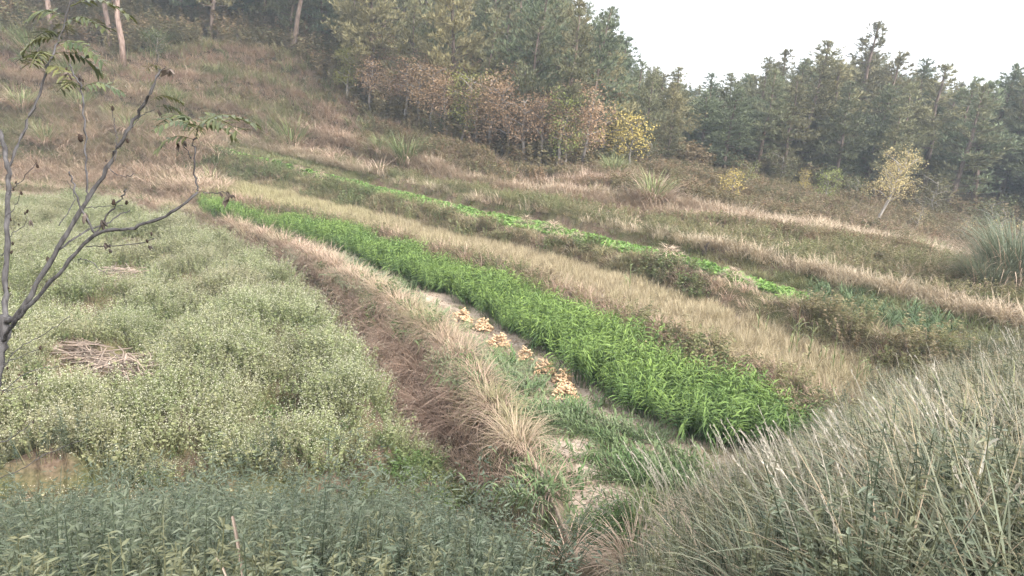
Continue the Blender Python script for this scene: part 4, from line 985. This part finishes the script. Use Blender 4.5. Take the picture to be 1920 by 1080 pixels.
branch('branch', [(4,640,0),(40,590,-.06),(110,515,-.1),(178,440,-.12),(250,428,-.14),(320,398,-.15),(372,358,-.15)], 15, 6)
branch('branch', [(372,358,-.15),(364,320,-.15),(366,270,-.16),(371,240,-.16)], 6, 4)
branch('branch', [(178,438,-.12),(150,385,-.12),(138,345,-.13),(130,322,-.13)], 7, 4)
branch('branch', [(178,438,-.12),(205,400,-.13),(228,372,-.14),(236,355,-.14)], 6, 4)
branch('branch', [(163,374,-.06),(162,335,-.06),(160,270,-.05),(155,190,-.04),(150,160,-.04),(136,135,-.04),(132,120,-.04)], 7, 4)
branch('branch', [(96,482,-.05),(150,440,-.02),(205,415,.0),(245,392,.02)], 7, 3)
for tw in [[(14,365,.03),(30,350,.03),(52,325,.03),(70,305,.03)],[(10,405,.02),(26,390,.02),(40,362,.02)],[(235,250,-.08),(255,232,-.08),(262,215,-.08)],[(215,300,-.07),(218,265,-.07),(214,235,-.07),(211,205,-.07)],[(165,462,-.1),(215,462,-.1),(278,452,-.1),(290,445,-.1)],[(110,425,-.05),(140,372,0),(125,340,0)],[(378,360,-.15),(400,362,-.15),(425,360,-.15)],[(150,392,-.06),(185,388,-.06),(230,385,-.06)],[(146,483,-.1),(170,492,-.1),(200,512,-.1)],[(5,690,0),(40,650,0),(80,630,0),(130,592,0)],[(0,740,0),(50,700,0),(110,688,0)],[(-10,835,0),(30,815,0),(62,792,0)],[(-10,735,.05),(30,728,.05),(70,720,.05)],[(-10,900,0),(40,880,0),(90,850,0),(155,825,0)],[(-12,700,0),(12,680,0),(76,655,0)],[(5,480,.03),(22,440,.03),(45,425,.03),(50,405,.03)],[(300,135,-.1),(312,125,-.1)],[(300,150,-.1),(296,128,-.1)],[(86,130,.08),(72,100,.08),(60,80,.08)],[(246,232,-.08),(275,212,-.08),(290,205,-.08)],[(200,315,-.07),(230,330,-.07),(252,328,-.07)],[(360,300,-.15),(350,280,-.15),(342,268,-.15)]]:
    branch('twig', tw, 3.6, 1.6)
def pod_mesh():
    b = MB(); pts = [(0, 0, -.5), (0, 0, -.35), (0, 0, 0), (0, 0, .3), (0, 0, .5)]; b.tube(pts, [.05, .2, .25, .18, .05], 7, .3)
    random.seed(3)
    for i in range(26):
        a = U(0, 6.28); z = U(-.4, .4); b.dia((.2 * math.cos(a), .2 * math.sin(a), z), (math.cos(a), math.sin(a), .6), .16, .1, U(0, 1))
    return b.mesh('seed_pod', MT['pod'], True)
PODM = pod_mesh(); random.seed(18)
for x, y, h in [(70,311,13),(40,362,12),(211,203,14),(260,275,13),(144,260,22),(240,378,13),(213,379,16),(276,452,11),(282,436,10),(190,300,8),(150,440,8),(30,342,9),(52,392,11),(28,458,11),(38,470,12),(20,412,10),(33,415,7),(76,652,11),(68,720,9),(62,792,8),(14,690,9),(306,283,12),(325,252,10),(120,130,9),(172,140,9),(16,540,8),(30,595,9),(175,640,0),(47,400,9),(25,355,8)]:
    if h: s = h * .72 * DT / FPX; obj('seed_pod', PODM, ft_, snap(x, y, 9) - root, (U(-.4, .4), U(-.4, .4), U(0, 6)), s)
def pinnate(k, n, L, ll, seed, mat):
    random.seed(seed); b = MB(); P3 = catmull([(0, 0, 0), (L * .4, 0, .03), (L * .8, 0, -.01), (L, 0, -.05)], 4); b.tube(P3, [.0022] * (len(P3) - 1) + [.001], 4, .6, False); Pa = np.array(P3)
    for i in range(n):
        x = L * (.18 + .8 * i / n); p = np.array([x, 0, np.interp(x, Pa[:, 0], Pa[:, 2])])
        for sg in (-1, 1): b.leaf(p, (.45, sg, U(-.5, .1)), ll * U(.8, 1.1), ll * .34, U(0, 1), (0, 0, 1), .15, U(.1, .4))
    return b.mesh('pinnate_%d' % k, mat)
PN = [pinnate(k, 8, .22, .062, 500 + k, MT['darkleaf']) for k in range(3)]; random.seed(21)
for x, y, az, pit, s in [(371,240,.2,.3,1.1),(371,238,2.8,.2,.9),(372,236,-.4,.1,1.0),(370,240,1.3,.5,.7),(371,242,-2.4,.1,.8),(366,262,3.3,-.2,.8),(368,250,-1.2,.2,.8),(372,240,.7,-.1,.8),
                      (112,72,2.7,.1,.8),(108,80,.1,-.2,.9),(100,100,.4,-.2,.9),(98,105,2.6,-.1,.8),(120,45,-.1,.1,.9),(104,92,1.2,.1,.8),(116,60,2.0,.2,.8),(96,112,-1.4,0,.9),(124,36,2.9,.1,.9),(152,165,.3,.1,.7),(152,168,2.6,.1,.7),(132,12,.2,.1,1.1),(90,125,-.5,-.3,.8),(92,120,3.0,.2,.7),(110,75,-2.6,-.3,.7),
                      (300,132,2.5,.2,.5),(300,190,.1,-.2,.7),(284,190,.5,.2,.6)]:
    obj('leaf', PN[random.randrange(3)], ft_, snap(x, y, 6) - root, (U(-.5, .5), -pit, az), s * (1.15 if x < 200 else .95))
def curled(k):
    random.seed(520 + k); b = MB()
    for j in range(3): b.leaf((0, 0, 0), (Gs(0, .5), Gs(0, .5), -1), U(.04, .07), .022, U(0, 1), (1, 0, .2), .6, .1)
    return b.mesh('curled_%d' % k, MT['dead'])
CL = [curled(k) for k in range(3)]; random.seed(22)
for x, y, s in [(160,398,.8),(190,412,.8),(60,412,.5),(438,385,.8),(462,388,.6),(412,360,.4),(425,358,.4),(280,478,.5),(195,455,.5),(205,466,.5),(372,140,.9),(385,148,.7),(352,152,.6),(162,130,.7),(300,278,.5),(206,458,.5),(60,475,.5),(330,200,.6),(345,262,.5),(118,140,.6)]:
    obj('withered_leaf', CL[random.randrange(3)], ft_, snap(x, y, 8) - root, (U(-.5, .5), U(-.5, .5), U(0, 6)), s)

# ------------------------------------------------------------------ haze
hb = MB(); X0, X1, Y0, Y1, Z0, Z1 = -310, 310, -310, 310, -6, 42
hb.add([(x, y, z) for z in (Z0, Z1) for y in (Y0, Y1) for x in (X0, X1)], [(0, 2, 3, 1), (4, 5, 7, 6), (0, 1, 5, 4), (2, 6, 7, 3), (0, 4, 6, 2), (1, 3, 7, 5)], 0)
hm = bpy.data.materials.new('haze_air'); hm.use_nodes = True; n = hm.node_tree; n.nodes.clear()
pv = n.nodes.new('ShaderNodeVolumePrincipled'); pv.inputs['Color'].default_value = (.78, .89, 1, 1); pv.inputs['Density'].default_value = .0019; pv.inputs['Anisotropy'].default_value = .2
oo = n.nodes.new('ShaderNodeOutputMaterial'); lk(n, pv.outputs[0], oo.inputs['Volume'])
tag(obj('haze', hb.mesh('haze', hm)), 'thin pale haze filling the valley air', 'haze', kind='stuff')
print('trees', n1, n2, 'shrubs', len(got))
